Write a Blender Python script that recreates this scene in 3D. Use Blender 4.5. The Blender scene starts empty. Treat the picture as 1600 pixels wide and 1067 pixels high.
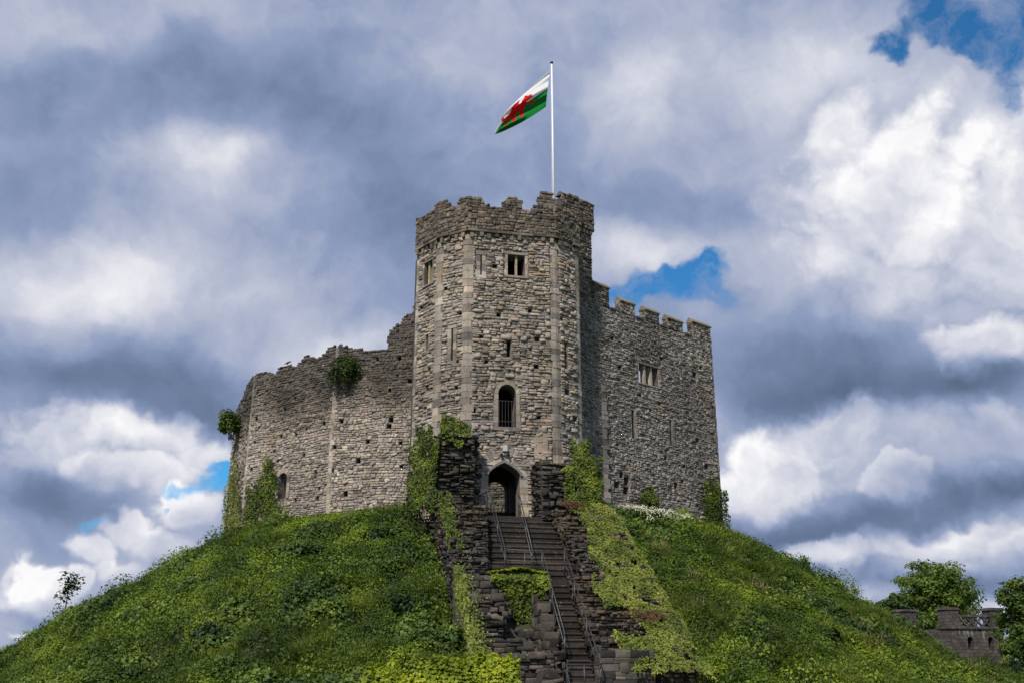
import bpy, bmesh, math, random
import numpy as np
from mathutils import Vector, Matrix
from mathutils.geometry import tessellate_polygon

random.seed(7)
rng = np.random.default_rng(11)
SC = bpy.context.scene
COL = SC.collection

# ------------------------------------------------------------------ camera
FPX = 1556.0                      # focal length in pixels of the 1600 px wide photograph
PITCH = math.atan(FPX / 4683.0)
EYE = 1.7
cam_d = bpy.data.cameras.new('camera')
cam_d.sensor_width = 36.0
cam_d.lens = 36.0 * FPX / 1600.0
cam_d.clip_start = 0.1
cam_d.clip_end = 6000.0
cam = bpy.data.objects.new('camera', cam_d)
COL.objects.link(cam)
cam.location = (0, 0, EYE)
cam.rotation_euler = (math.pi / 2 + PITCH, 0, 0)
SC.camera = cam
_c, _s = math.cos(PITCH), math.sin(PITCH)


def ray(px, py):
    x = (px - 800) / FPX
    y = (533.5 - py) / FPX
    return np.array([x, _c - y * _s, _s + y * _c])


def at(px, py, Y):
    """world point seen at a place of the photograph, Y metres away"""
    r = ray(px, py)
    p = r * (Y / r[1])
    return np.array([p[0], p[1], p[2] + EYE])


# ------------------------------------------------------------------ light
SUN_EL, SUN_AZ = math.radians(47), math.radians(203)      # azimuth clockwise from +Y
sun_dir = Vector((math.sin(SUN_AZ) * math.cos(SUN_EL), math.cos(SUN_AZ) * math.cos(SUN_EL), math.sin(SUN_EL)))
sd = bpy.data.lights.new('sun', 'SUN')
sd.energy = 4.5
sd.angle = math.radians(4.0)
sd.color = (1.0, 0.925, 0.835)
sun = bpy.data.objects.new('sun', sd)
COL.objects.link(sun)
sun.rotation_euler = (-sun_dir).to_track_quat('-Z', 'Y').to_euler()
sun.location = (-40, -40, 60)

SC.view_settings.view_transform = 'Standard'
SC.view_settings.look = 'None'
SC.view_settings.gamma = 1.0
SC.view_settings.use_curve_mapping = False
SC.view_settings.exposure = 0.0
SC.render.engine = 'CYCLES'
SC.cycles.use_denoising = True
SC.cycles.max_bounces = 6
SC.cycles.transparent_max_bounces = 6


# ------------------------------------------------------------------ node helper
class NT:
    def __init__(self, tree):
        self.t = tree

    def n(self, kind, **kw):
        nd = self.t.nodes.new(kind)
        for k, v in kw.items():
            setattr(nd, k, v)
        return nd

    def put(self, sock, v):
        if isinstance(v, bpy.types.NodeSocket):
            self.t.links.new(v, sock)
        elif v is not None:
            if hasattr(sock.default_value, '__len__') and not hasattr(v, '__len__'):
                v = [v] * len(sock.default_value)
            if hasattr(v, '__len__') and hasattr(sock.default_value, '__len__') and len(v) == 3 and len(sock.default_value) == 4:
                v = (*v, 1)
            sock.default_value = v

    def m(self, op, a, b=None, c=None, clamp=False):
        nd = self.n('ShaderNodeMath', operation=op, use_clamp=clamp)
        for s, v in zip(nd.inputs, (a, b, c)):
            self.put(s, v)
        return nd.outputs[0]

    def v(self, op, a, b=None, scale=None):
        nd = self.n('ShaderNodeVectorMath', operation=op)
        self.put(nd.inputs[0], a)
        if b is not None:
            self.put(nd.inputs[1], b)
        if scale is not None:
            self.put(nd.inputs['Scale'], scale)
        return nd.outputs['Value'] if op in ('LENGTH', 'DISTANCE', 'DOT_PRODUCT') else nd.outputs[0]

    def noise(self, vec, scale, detail=4, rough=0.5, lac=2.0, dist=0.0, col=False):
        nd = self.n('ShaderNodeTexNoise')
        self.put(nd.inputs['Vector'], vec)
        nd.inputs['Scale'].default_value = scale
        nd.inputs['Detail'].default_value = detail
        nd.inputs['Roughness'].default_value = rough
        nd.inputs['Lacunarity'].default_value = lac
        nd.inputs['Distortion'].default_value = dist
        return nd.outputs['Color'] if col else nd.outputs['Fac']

    def mr(self, v, a, b, c=0.0, d=1.0, kind='SMOOTHSTEP'):
        nd = self.n('ShaderNodeMapRange', interpolation_type=kind)
        self.put(nd.inputs[0], v)
        for i, k in enumerate((a, b, c, d)):
            self.put(nd.inputs[i + 1], k)
        return nd.outputs[0]

    def ramp(self, fac, stops, mode='LINEAR'):
        nd = self.n('ShaderNodeValToRGB')
        cr = nd.color_ramp
        cr.interpolation = mode
        while len(cr.elements) < len(stops):
            cr.elements.new(0.5)
        for e, (p, c) in zip(cr.elements, stops):
            e.position = p
            e.color = (*c, 1)
        self.put(nd.inputs[0], fac)
        return nd.outputs[0]

    def mix(self, fac, a, b, mode='MIX'):
        nd = self.n('ShaderNodeMix', data_type='RGBA', blend_type=mode)
        self.put(nd.inputs[0], fac)
        self.put(nd.inputs[6], a)
        self.put(nd.inputs[7], b)
        return nd.outputs[2]



# ------------------------------------------------------------------ sky: broken cloud under a blue sky
_perm = np.random.default_rng(5).permutation(256).astype(np.int32)
_perm = np.concatenate([_perm, _perm])
_gr = np.random.default_rng(6).normal(size=(256, 3)).astype(np.float32)
_gr /= np.linalg.norm(_gr, axis=1, keepdims=True)


def perlin(P):
    P = P.astype(np.float32)
    I = np.floor(P).astype(np.int32)
    F = P - I
    I &= 255
    U = F * F * F * (F * (F * 6 - 15) + 10)
    out = 0.0
    for dx in (0, 1):
        wx = U[..., 0] if dx else 1 - U[..., 0]
        a = _perm[(I[..., 0] + dx) & 255]
        for dy in (0, 1):
            wy = U[..., 1] if dy else 1 - U[..., 1]
            b = _perm[(a + I[..., 1] + dy) & 255]
            for dz in (0, 1):
                wz = U[..., 2] if dz else 1 - U[..., 2]
                g = _gr[_perm[(b + I[..., 2] + dz) & 255]]
                out = out + wx * wy * wz * (g[..., 0] * (F[..., 0] - dx) + g[..., 1] * (F[..., 1] - dy) + g[..., 2] * (F[..., 2] - dz))
    return out * 1.5


def fbm(P, scale, octs, rough=0.5, billow=False):
    tot, amp, s, nrm = 0.0, 1.0, scale, 0.0
    for k in range(octs):
        v = perlin(P * s + 7.3 * k)
        tot = tot + amp * ((np.abs(v) * 2 - 0.5) if billow else v)
        nrm += amp
        amp *= rough
        s *= 2.03
    return tot / nrm


def sstep(a, b, x):
    t = np.clip((x - a) / (b - a), 0, 1)
    return t * t * (3 - 2 * t)


# soft sheet: px, py, half width, half height, amount
SOFT = [
    (230, 150, 520, 130, -.24), (560, 250, 380, 150, -.18), (650, 380, 200, 140, -.18), (60, 300, 260, 140, -.14),
    (60, 60, 300, 90, .10), (780, 20, 420, 90, .08), (560, 20, 300, 60, .04),
    (375, 235, 150, 80, .42), (300, 300, 260, 90, .22), (500, 270, 110, 80, .16), (200, 440, 300, 90, .30), (60, 480, 240, 70, .26), (420, 470, 240, 70, .12),
    (480, 530, 230, 50, .30), (300, 560, 300, 60, -.16), (120, 610, 420, 70, -.32), (420, 640, 230, 60, -.30), (560, 470, 130, 70, -.12),
    (1000, 160, 170, 120, .26), (1130, 250, 260, 130, .16), (1080, 90, 260, 90, .10), (1030, 320, 240, 70, -.10), (1240, 130, 320, 130, .24),
    (1530, 170, 240, 90, .30), (1150, 400, 220, 80, .22), (1010, 410, 160, 60, .26), (1250, 470, 300, 80, .06),
    (1270, 560, 300, 90, -.26), (1420, 620, 380, 70, -.36), (1170, 620, 120, 80, -.14), (1580, 620, 160, 60, -.26), (900, 260, 120, 150, -.05),
    (1260, 832, 260, 55, -.38), (1420, 800, 220, 45, -.26), (1570, 790, 150, 60, -.44), (1470, 925, 200, 26, -.36), (1580, 905, 100, 30, -.30), (1330, 905, 160, 26, -.22),
    (90, 815, 200, 70, -.36), (60, 880, 120, 30, -.1), (110, 965, 220, 34, -.22), (1560, 720, 120, 50, -.06),
]
# cumulus: px, py, half width, half height, brightness, darkness of its base, soft
CUMU = [
    (1420, 310, 215, 165, .58, .0, .6), (1320, 235, 90, 75, .36, .0, .5), (1400, 420, 200, 110, .34, .0, .8), (1570, 350, 200, 170, .46, .0, .7), (1290, 330, 110, 80, .30, .0, .6),
    (1560, 545, 110, 75, .42, .2, .5), (1500, 500, 70, 50, .16, .1, .5),
    (1195, 730, 120, 85, .54, .1, .5), (1290, 700, 140, 80, .44, .1, .55), (1390, 700, 150, 70, .26, .1, .65), (1400, 757, 82, 36, .34, .18, .35), (1500, 715, 90, 60, .22, .15, .5), (1560, 690, 80, 50, .25, .1, .5), (1545, 745, 50, 34, .2, .1, .4),
    (1290, 872, 90, 40, .42, .1, .4), (1390, 862, 110, 44, .34, .15, .5), (1500, 845, 120, 50, .36, .15, .5), (1580, 860, 80, 44, .34, .1, .5), (1160, 880, 80, 30, .15, .0, .5), (1430, 900, 120, 20, .2, .05, .6),
    (1290, 940, 160, 30, .22, .0, .6), (1560, 950, 90, 22, .26, .0, .5),
    (120, 700, 170, 56, .36, .1, .5), (230, 690, 160, 48, .42, .1, .5), (310, 700, 80, 40, .40, .1, .45), (200, 745, 190, 42, .36, .15, .5), (60, 740, 110, 50, .24, .1, .5),
    (300, 800, 62, 52, .46, .12, .4), (215, 835, 70, 40, .42, .15, .4), (260, 860, 80, 40, .30, .1, .5), (130, 870, 60, 34, .40, .1, .4),
    (15, 912, 56, 36, .58, .1, .45), (85, 915, 44, 22, .36, .0, .5), (180, 900, 90, 30, .3, .1, .5), (20, 985, 60, 16, .3, 0, .5),
]
GAPS = [
    (1048, 462, 119, 37, 1.13), (1119, 425, 38, 30, 1.0), (985, 474, 66, 24, .8), (1085, 445, 50, 24, .6), (1490, 60, 110, 60, 1.3), (1600, 35, 80, 90, 1.35), (1545, 85, 70, 40, .9), (1580, 125, 75, 46, 1.0), (1362, 90, 46, 28, 1.0), (1430, 80, 40, 22, .8),
    (345, 742, 46, 46, 1.0), (348, 715, 40, 14, .9), (285, 768, 46, 16, .75), (140, 828, 40, 14, .8), (120, 840, 26, 12, .5), (1133, 742, 12, 18, .8), (268, 798, 12, 14, .5),
]


def sky_fields(Dv, axis, up, right, fpx=1556.0, fine=True):
    """cloud brightness S and blue-gap mask for unit directions Dv (N,3)"""
    o = 6 if fine else 3
    za = Dv @ axis
    zf = np.maximum(za, 0.25)
    wa = np.stack([fbm(Dv + k, 3.2, 3) for k in (0., 11., 23.)], -1)
    wb = np.stack([fbm(Dv + k, 9.0, min(o, 5)) for k in (3., 17., 29.)], -1)
    D1 = Dv + .06 * wa + .026 * wb
    D2 = Dv + .02 * wa + .05 * wb
    X = 800 + fpx * (D1 @ right) / np.maximum(D1 @ axis, .25)
    Y = 533.5 - fpx * (D1 @ up) / np.maximum(D1 @ axis, .25)
    infront = sstep(.45, .62, za)
    S = .47 + .22 * fbm(D1, 2.6, 4)
    for px, py, wx, wy, a in SOFT:
        r = np.sqrt(((X - px) / wx) ** 2 + ((Y - py) / wy) ** 2)
        S = S + infront * a * (1 - sstep(0, 1, r))
    X2 = 800 + fpx * (D2 @ right) / np.maximum(D2 @ axis, .25)
    Y2 = 533.5 - fpx * (D2 @ up) / np.maximum(D2 @ axis, .25)
    bil = fbm(Dv + .02 * wa, 14.0, o, .55, True)
    C = 0.0
    for px, py, wx, wy, a, dk, soft in CUMU:
        x = (X2 - px) / wx
        y = (py - Y2) / wy
        r = np.sqrt(x * x + y * y) - .55 * bil
        e = 1 - sstep(1 - soft, 1.06, r)
        lit = np.clip(.72 + .42 * y - .12 * x, 0, 1.2)
        C = np.maximum(C, infront * a * e * lit) + infront * (-.12 * dk) * e * np.clip(-y, 0, 1)
    S = S + C
    lo = np.array([-.012, 0, .020])
    rel = fbm(D2, 5.5, o + 1, .52) - fbm(D2 + lo, 5.5, o + 1, .52)
    low = sstep(900, 300, Y) * 0 + 1
    S = S + (.34 + .5 * np.clip(C * 2, 0, 1)) * rel + .10 * fbm(D2, 8.0, o - 1, .5) + .10 * np.clip(C * 3, 0, 1) * (-bil)
    G = 0.0
    for px, py, wx, wy, a in GAPS:
        r = np.sqrt(((X2 - px) / wx) ** 2 + ((Y2 - py) / wy) ** 2)
        G = G + infront * a * (1 - sstep(.1, 1.15, r))
    G = G + (.75 * fbm(D2, 10.0, o, .62) + .55 * fbm(Dv + .05 * wb, 34.0, 4, .6)) * np.clip(G * 3, 0, 1)
    wide = sstep(.16, .34, fbm(Dv + 3.7, 1.7, 5, .55)) * (1 - sstep(.55, .75, za))
    G = G + wide
    gap = sstep(.22, 1.0, G)
    return S, gap


STOPS = [(0.0, (.10, .142, .235)), (.22, (.165, .222, .355)), (.42, (.262, .325, .49)), (.62, (.44, .478, .605)), (.82, (.69, .70, .765)), (1.0, (.93, .925, .935))]


def build_sky():
    w, h = 4096, 2048
    axis, up, right = np.array([0, _c, _s]), np.array([0, -_s, _c]), np.array([1.0, 0, 0])

    def dirs(us, vs):
        az = (0.5 - us) * 2 * np.pi
        el = (vs - 0.5) * np.pi
        A, E = np.meshgrid(az, el)
        return np.stack([np.cos(E) * np.cos(A), np.cos(E) * np.sin(A), np.sin(E)], -1).reshape(-1, 3).astype(np.float32)

    k = 16                                    # coarse everywhere, fine in the quarter of the sky that the place is seen against
    cu, cv = (np.arange(w // k) + .5) * k / w, (np.arange(h // k) + .5) * k / h
    S, G = sky_fields(dirs(cu, cv), axis, up, right, fine=False)
    S, G = S.reshape(h // k, w // k), G.reshape(h // k, w // k)

    def up2(M):
        for ax in (0, 1):
            n = M.shape[ax]
            t = (np.arange(n * k) + .5) / k - .5
            i0 = np.floor(t).astype(int)
            f = (t - i0).astype(np.float32)
            a = np.take(M, i0 % n if ax else np.clip(i0, 0, n - 1), ax)
            b = np.take(M, (i0 + 1) % n if ax else np.clip(i0 + 1, 0, n - 1), ax)
            f = f[None, :] if ax else f[:, None]
            M = a * (1 - f) + b * f
        return M
    S, G = up2(S.astype(np.float32)), up2(G.astype(np.float32))
    u0, u1 = int((.25 - 35 / 360) * w), int((.25 + 35 / 360) * w)
    v0, v1 = int((.5 - 2 / 180) * h), int((.5 + 42 / 180) * h)
    s, g = sky_fields(dirs((np.arange(u0, u1) + .5) / w, (np.arange(v0, v1) + .5) / h), axis, up, right)
    S[v0:v1, u0:u1] = s.reshape(v1 - v0, u1 - u0)
    G[v0:v1, u0:u1] = g.reshape(v1 - v0, u1 - u0)
    buf = np.ones((h, w, 4), np.float32)
    buf[..., 0] = np.clip(S, 0, 1)
    buf[..., 1] = np.clip(G, 0, 1)
    buf[..., 2] = 0
    im = bpy.data.images.new('cloud_field', w, h, float_buffer=True)
    im.colorspace_settings.name = 'Non-Color'
    im.pixels.foreach_set(buf.ravel())
    im.update()
    return im


world = bpy.data.worlds.new('World')
SC.world = world
world.use_nodes = True
wt = world.node_tree
wt.nodes.clear()
W = NT(wt)
skyn = W.n('ShaderNodeTexSky', sky_type='NISHITA')
skyn.sun_disc = False
skyn.sun_elevation = SUN_EL
skyn.sun_rotation = SUN_AZ
skyn.air_density = 1.0
skyn.dust_density = 0.2
skyn.ozone_density = 3.0
env = W.n('ShaderNodeTexEnvironment')
env.image = build_sky()
env.interpolation = 'Linear'
sep = W.n('ShaderNodeSeparateColor')
tco = W.n('ShaderNodeTexCoord')
Dn = W.v('NORMALIZE', tco.outputs['Generated'])
rag = W.v('SCALE', W.v('SUBTRACT', W.noise(Dn, 26.0, 4, .6, col=True), (.5, .5, .5)), scale=.022)   # ragged wisps
W.put(env.inputs[0], W.v('ADD', Dn, rag))
W.put(sep.inputs[0], env.outputs[0])
wisp = W.m('SUBTRACT', W.noise(W.v('ADD', Dn, W.v('SCALE', rag, scale=2.0)), 17.0, 5, .62), .5)
shade = W.m('MULTIPLY_ADD', wisp, .28, sep.outputs[0])
hole = W.m('MULTIPLY', sep.outputs[1], W.mr(wisp, -.05, .16, 1.0, .45, 'LINEAR'))
bg_c = W.n('ShaderNodeBackground')
W.put(bg_c.inputs[0], W.ramp(shade, STOPS))
bg_c.inputs[1].default_value = 1.06
bg_s = W.n('ShaderNodeBackground')
W.put(bg_s.inputs[0], W.mix(1.0, skyn.outputs[0], (.26, .74, 1.0), 'MULTIPLY'))
bg_s.inputs[1].default_value = 0.13
mixs = W.n('ShaderNodeMixShader')
W.put(mixs.inputs[0], hole)
wt.links.new(bg_c.outputs[0], mixs.inputs[1])
wt.links.new(bg_s.outputs[0], mixs.inputs[2])
wo = W.n('ShaderNodeOutputWorld')
wt.links.new(mixs.outputs[0], wo.inputs[0])
world.cycles.sampling_method = 'MANUAL'
world.cycles.sample_map_resolution = 512


# ------------------------------------------------------------------ object helpers
def link(o, parent=None):
    COL.objects.link(o)
    if parent is not None:
        o.parent = parent
        loc = Vector((0, 0, 0))
        p = parent
        while p is not None:
            loc += Vector(p.location)
            p = p.parent
        o.matrix_parent_inverse = Matrix.Identity(4)
        o.location = Vector(o.location) - loc
    return o


def world_loc(o):
    loc = Vector((0, 0, 0))
    while o is not None:
        loc += Vector(o.location)
        o = o.parent
    return loc


def thing(name, label, cat, loc, group=None):
    o = bpy.data.objects.new(name, None)
    o.empty_display_size = 0.3
    o.location = Vector([float(k) for k in loc])
    COL.objects.link(o)
    return tag(o, label, cat, group)


def tag(o, label=None, cat=None, group=None, kind=None):
    for k, v in (('label', label), ('category', cat), ('group', group), ('kind', kind)):
        if v:
            o[k] = v
    return o


def make_mesh(name, verts, faces, mat, tint=None, smooth=False):
    """verts (N,3) in metres; faces: list of tuples, or an (M,k) array; tint (N,3) colour per vertex"""
    verts = np.asarray(verts, np.float32)
    me = bpy.data.meshes.new(name)
    if isinstance(faces, np.ndarray):
        groups = [faces]
    elif len(faces) and isinstance(faces[0], np.ndarray):
        groups = list(faces)
    else:
        groups = None
    if groups is None:
        me.from_pydata(verts.tolist(), [], [tuple(int(i) for i in f) for f in faces])
    else:
        nl = sum(g.size for g in groups)
        nf = sum(len(g) for g in groups)
        me.vertices.add(len(verts))
        me.vertices.foreach_set('co', verts.ravel())
        me.loops.add(nl)
        me.loops.foreach_set('vertex_index', np.concatenate([g.ravel() for g in groups]).astype(np.int32))
        me.polygons.add(nf)
        tot = np.concatenate([np.full(len(g), g.shape[1]) for g in groups])
        me.polygons.foreach_set('loop_start', np.concatenate([[0], np.cumsum(tot)[:-1]]).astype(np.int32))
        me.polygons.foreach_set('loop_total', tot.astype(np.int32))
    if tint is not None:
        a = me.color_attributes.new('tint', 'FLOAT_COLOR', 'POINT')
        t = np.ones((len(verts), 4), np.float32)
        t[:, :3] = tint
        a.data.foreach_set('color', t.ravel())
    if mat is not None:
        me.materials.append(mat)
    if smooth:
        me.polygons.foreach_set('use_smooth', np.ones(len(me.polygons), bool))
    me.update(calc_edges=True)
    return me


def mobj(name, verts, faces, mat, parent=None, tint=None, smooth=False, origin=None, kind=None):
    verts = np.asarray(verts, float)
    org = np.asarray(verts.mean(0) if origin is None else origin, float)
    if tint is not None and np.ndim(tint) == 1:
        tint = np.tile(np.asarray(tint, float), (len(verts), 1))
    me = make_mesh(name, verts - org, faces, mat, tint, smooth)
    o = bpy.data.objects.new(name, me)
    o.location = Vector(org.tolist())
    if kind:
        o['kind'] = kind
    return link(o, parent)


def box_vf(c, ax, ay, az, hx, hy, hz):
    c, ax, ay, az = (np.asarray(k, float) for k in (c, ax, ay, az))
    v = [c + sx * hx * ax + sy * hy * ay + sz * hz * az for sz in (-1, 1) for sx, sy in ((-1, -1), (1, -1), (1, 1), (-1, 1))]
    f = [(0, 3, 2, 1), (4, 5, 6, 7), (0, 1, 5, 4), (1, 2, 6, 5), (2, 3, 7, 6), (3, 0, 4, 7)]
    return v, f


def join_vf(parts):
    V, F = [], []
    for v, f in parts:
        b = len(V)
        V += [np.asarray(k, float) for k in v]
        F += [tuple(i + b for i in q) for q in f]
    return V, F


def tube_vf(pts, r, sides=8, r2=None):
    pts = [np.asarray(p, float) for p in pts]
    n = len(pts)
    V, F = [], []
    ref = None
    for i, p in enumerate(pts):
        t = pts[min(i + 1, n - 1)] - pts[max(i - 1, 0)]
        t /= np.linalg.norm(t) + 1e-9
        if ref is None or abs(ref @ t) > .95:
            ref = np.array([0, 0, 1.]) if abs(t[2]) < .9 else np.array([1., 0, 0])
        a = np.cross(t, ref)
        a /= np.linalg.norm(a)
        b = np.cross(t, a)
        ref = np.cross(a, t)
        rr = r if r2 is None else r + (r2 - r) * i / (n - 1)
        if hasattr(r, '__len__'):
            rr = r[i]
        V += [p + rr * (math.cos(2 * math.pi * k / sides) * a + math.sin(2 * math.pi * k / sides) * b) for k in range(sides)]
    for i in range(n - 1):
        for k in range(sides):
            F.append((i * sides + k, i * sides + (k + 1) % sides, (i + 1) * sides + (k + 1) % sides, (i + 1) * sides + k))
    F.append(tuple(range(sides))[::-1])
    F.append(tuple(range((n - 1) * sides, n * sides)))
    return V, F


def hash2(i, j, seed=0):
    h = np.sin(i * 127.1 + j * 311.7 + seed * 74.7) * 43758.5453
    return h - np.floor(h)


def vn2(x, y, seed=0):
    """smooth value noise, 0..1"""
    x, y = np.asarray(x, float), np.asarray(y, float)
    i, j = np.floor(x), np.floor(y)
    fx, fy = x - i, y - j
    fx, fy = fx * fx * (3 - 2 * fx), fy * fy * (3 - 2 * fy)
    return (hash2(i, j, seed) * (1 - fx) + hash2(i + 1, j, seed) * fx) * (1 - fy) + (hash2(i, j + 1, seed) * (1 - fx) + hash2(i + 1, j + 1, seed) * fx) * fy


def fb2(x, y, seed=0, octs=4):
    t, a, n = 0, 1, 0
    for k in range(octs):
        t = t + a * vn2(np.asarray(x) * 2 ** k, np.asarray(y) * 2 ** k, seed + k)
        n += a
        a *= .5
    return t / n


# ------------------------------------------------------------------ materials
def new_mat(name):
    m = bpy.data.materials.new(name)
    m.use_nodes = True
    m.node_tree.nodes.clear()
    return m, NT(m.node_tree)


def finish(m, T, shader):
    o = T.n('ShaderNodeOutputMaterial')
    T.t.links.new(shader, o.inputs[0])
    return m


def stone_mat(name, rough=.92, spots=.5, bump=.5, scale=1.0):
    m, T = new_mat(name)
    at_ = T.n('ShaderNodeAttribute', attribute_name='tint')
    g = T.n('ShaderNodeNewGeometry')
    P = g.outputs['Position']
    fine = T.noise(P, 9 * scale, 6, .65)
    big = T.noise(P, 1.1 * scale, 4, .6)
    k = T.m('MULTIPLY', T.mr(fine, .25, .75, .66, 1.3, 'LINEAR'), T.mr(big, .3, .7, .76, 1.22, 'LINEAR'))
    k = T.m('MULTIPLY', k, T.mr(T.noise(P, .28 * scale, 3, .6), .3, .7, .78, 1.2, 'LINEAR'))
    col = T.v('SCALE', at_.outputs['Color'], scale=k)
    lich = T.mr(T.noise(P, 5.5 * scale, 5, .7), .60, .70)
    col = T.mix(T.m('MULTIPLY', lich, spots * .8), col, (.30, .28, .23))
    stain = T.mr(T.noise(T.v('MULTIPLY', P, (1, 1, .35)), 2.3 * scale, 5, .65), .56, .72)
    col = T.mix(T.m('MULTIPLY', stain, spots), col, (.045, .040, .036))
    drip = T.mr(T.noise(T.v('MULTIPLY', P, (1, 1, .10)), 1.5 * scale, 5, .6), .54, .70)
    col = T.mix(T.m('MULTIPLY', drip, spots * .75), col, (.07, .061, .053))
    warm = T.mr(T.noise(T.v('ADD', P, (7, 3, 5)), .55 * scale, 4, .6), .55, .70)
    col = T.mix(T.m('MULTIPLY', warm, .35), col, T.mix(1.0, col, (1.25, 1.0, .72), 'MULTIPLY'))
    b = T.n('ShaderNodeBsdfPrincipled')
    T.put(b.inputs['Base Color'], col)
    b.inputs['Roughness'].default_value = rough
    b.inputs['Specular IOR Level'].default_value = .2
    bp = T.n('ShaderNodeBump')
    bp.inputs['Strength'].default_value = bump
    bp.inputs['Distance'].default_value = .03
    T.put(bp.inputs['Height'], T.noise(P, 16 * scale, 6, .7))
    T.t.links.new(bp.outputs[0], b.inputs['Normal'])
    return finish(m, T, b.outputs[0])


def leaf_mat(name, dark, mid, light, trans=.30, nscale=.55, rough=.6):
    """foliage: the plant's own colour varies by leaf and by patch of ground"""
    m, T = new_mat(name)
    at_ = T.n('ShaderNodeAttribute', attribute_name='tint')
    g = T.n('ShaderNodeNewGeometry')
    oi = T.n('ShaderNodeObjectInfo')
    P = g.outputs['Position']
    n = T.noise(P, nscale, 4, .6)
    f = T.m('ADD', T.m('MULTIPLY', T.mr(n, .32, .68, 0, 1, 'LINEAR'), .76), T.m('MULTIPLY', at_.outputs['Fac'], .24))
    f = T.m('ADD', f, T.m('MULTIPLY', T.m('SUBTRACT', oi.outputs['Random'], .5), .34))
    col = T.ramp(f, [(.05, dark), (.5, mid), (.95, light)])
    d = T.n('ShaderNodeBsdfPrincipled')
    T.put(d.inputs['Base Color'], col)
    d.inputs['Roughness'].default_value = rough
    d.inputs['Specular IOR Level'].default_value = .3
    t = T.n('ShaderNodeBsdfTranslucent')
    T.put(t.inputs[0], T.mix(1.0, col, (1.1, 1.15, .5), 'MULTIPLY'))
    mx = T.n('ShaderNodeMixShader')
    mx.inputs[0].default_value = trans
    T.t.links.new(d.outputs[0], mx.inputs[1])
    T.t.links.new(t.outputs[0], mx.inputs[2])
    return finish(m, T, mx.outputs[0])


def plain_mat(name, col, rough=.6, metal=0.0, vary=.25, nscale=6.0, bump=0.0):
    m, T = new_mat(name)
    g = T.n('ShaderNodeNewGeometry')
    P = g.outputs['Position']
    k = T.mr(T.noise(P, nscale, 5, .6), .25, .75, 1 - vary, 1 + vary, 'LINEAR')
    b = T.n('ShaderNodeBsdfPrincipled')
    T.put(b.inputs['Base Color'], T.v('SCALE', tuple(col), scale=k))
    b.inputs['Roughness'].default_value = rough
    b.inputs['Metallic'].default_value = metal
    if bump:
        bp = T.n('ShaderNodeBump')
        bp.inputs['Strength'].default_value = bump
        bp.inputs['Distance'].default_value = .03
        T.put(bp.inputs['Height'], T.noise(P, nscale * 2, 6, .65))
        T.t.links.new(bp.outputs[0], b.inputs['Normal'])
    return finish(m, T, b.outputs[0])


M_STONE = stone_mat('weathered_stone')
M_DRESSED = stone_mat('dressed_stone', spots=.25, bump=.25)
M_MORTAR = plain_mat('lime_mortar', (.165, .147, .129), .95, vary=.5, nscale=5, bump=.6)
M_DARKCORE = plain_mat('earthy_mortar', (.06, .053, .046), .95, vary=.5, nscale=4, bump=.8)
M_STEEL = plain_mat('painted_steel', (.045, .045, .047), .42, .2, vary=.3)
M_IRON = plain_mat('black_iron', (.02, .02, .02), .5, .4)
M_WHITE = plain_mat('white_paint', (.78, .78, .78), .4, vary=.06)
M_BLACK = plain_mat('black_plastic', (.015, .015, .016), .45)
M_STEP = stone_mat('worn_step_stone', spots=.6, bump=.3)
M_SOIL = None


# ------------------------------------------------------------------ masonry
class Facet:
    """an upright wall plane: a and b in plan, seen from outside a is left and b right"""

    def __init__(s, a, b):
        s.a, s.b = np.asarray(a, float), np.asarray(b, float)
        s.L = float(np.hypot(*(s.b - s.a)))
        s.d = (s.b - s.a) / s.L
        s.n = np.array([s.d[1], -s.d[0]])
        s.d3, s.n3, s.z3 = np.array([*s.d, 0]), np.array([*s.n, 0]), np.array([0, 0, 1.0])

    def off(s, w, ea=0, eb=0):
        f = Facet(s.a + s.n * w - s.d * ea, s.b + s.n * w + s.d * eb)
        return f

    def uz(s, px, py):
        r = ray(px, py)
        t = (s.a @ s.n) / (r[:2] @ s.n)
        p = r * t
        return float((p[:2] - s.a) @ s.d), float(p[2] + EYE)

    def P(s, u, w, z):
        q = s.a + s.d * u + s.n * w
        return np.array([q[0], q[1], z])


def rect(f, x0, y0, x1, y1):
    """opening whose corners are given on the photograph"""
    u0, z1 = f.uz(x0, y0)
    u1, _ = f.uz(x1, y0)
    _, z0 = f.uz(x0, y1)
    return dict(ua=u0, ub=u1, za=z0, zb=z1, arch=0)


def op_poly(o):
    ua, ub, za, zb = o['ua'], o['ub'], o['za'], o['zb']
    if not o['arch']:
        return [(ua, za), (ub, za), (ub, zb), (ua, zb)]
    return [(ua, za), (ub, za)] + arch_curve(o)[::-1]


def arch_curve(o, grow=0.0, n=12):
    """points from the left springing over the crown to the right springing"""
    ua, ub, zb, zs = o['ua'] - grow, o['ub'] + grow, o['zb'] + grow * 1.1, o['zs']
    c, h = (ua + ub) / 2, (ub - ua) / 2
    out = []
    for i in range(n + 1):
        t = math.pi * (1 - i / n)
        x = math.cos(t)
        y = math.sin(t) if o['arch'] == 1 else .50 * math.sqrt(max(0, 1 - x * x)) + .50 * (1 - abs(x))
        out.append((c + h * x, zs + (zb - zs) * max(y, 0)))
    return out


def op_span(o, z, grow=0.0):
    if z < o['za'] - grow or z > o['zb'] + grow:
        return None
    ua, ub = o['ua'] - grow, o['ub'] + grow
    if o['arch'] and z > o['zs']:
        cur = arch_curve(o, grow)
        us = [p[0] for p in cur if p[1] >= z]
        if not us:
            return None
        return min(us), max(us)
    return ua, ub


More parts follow.
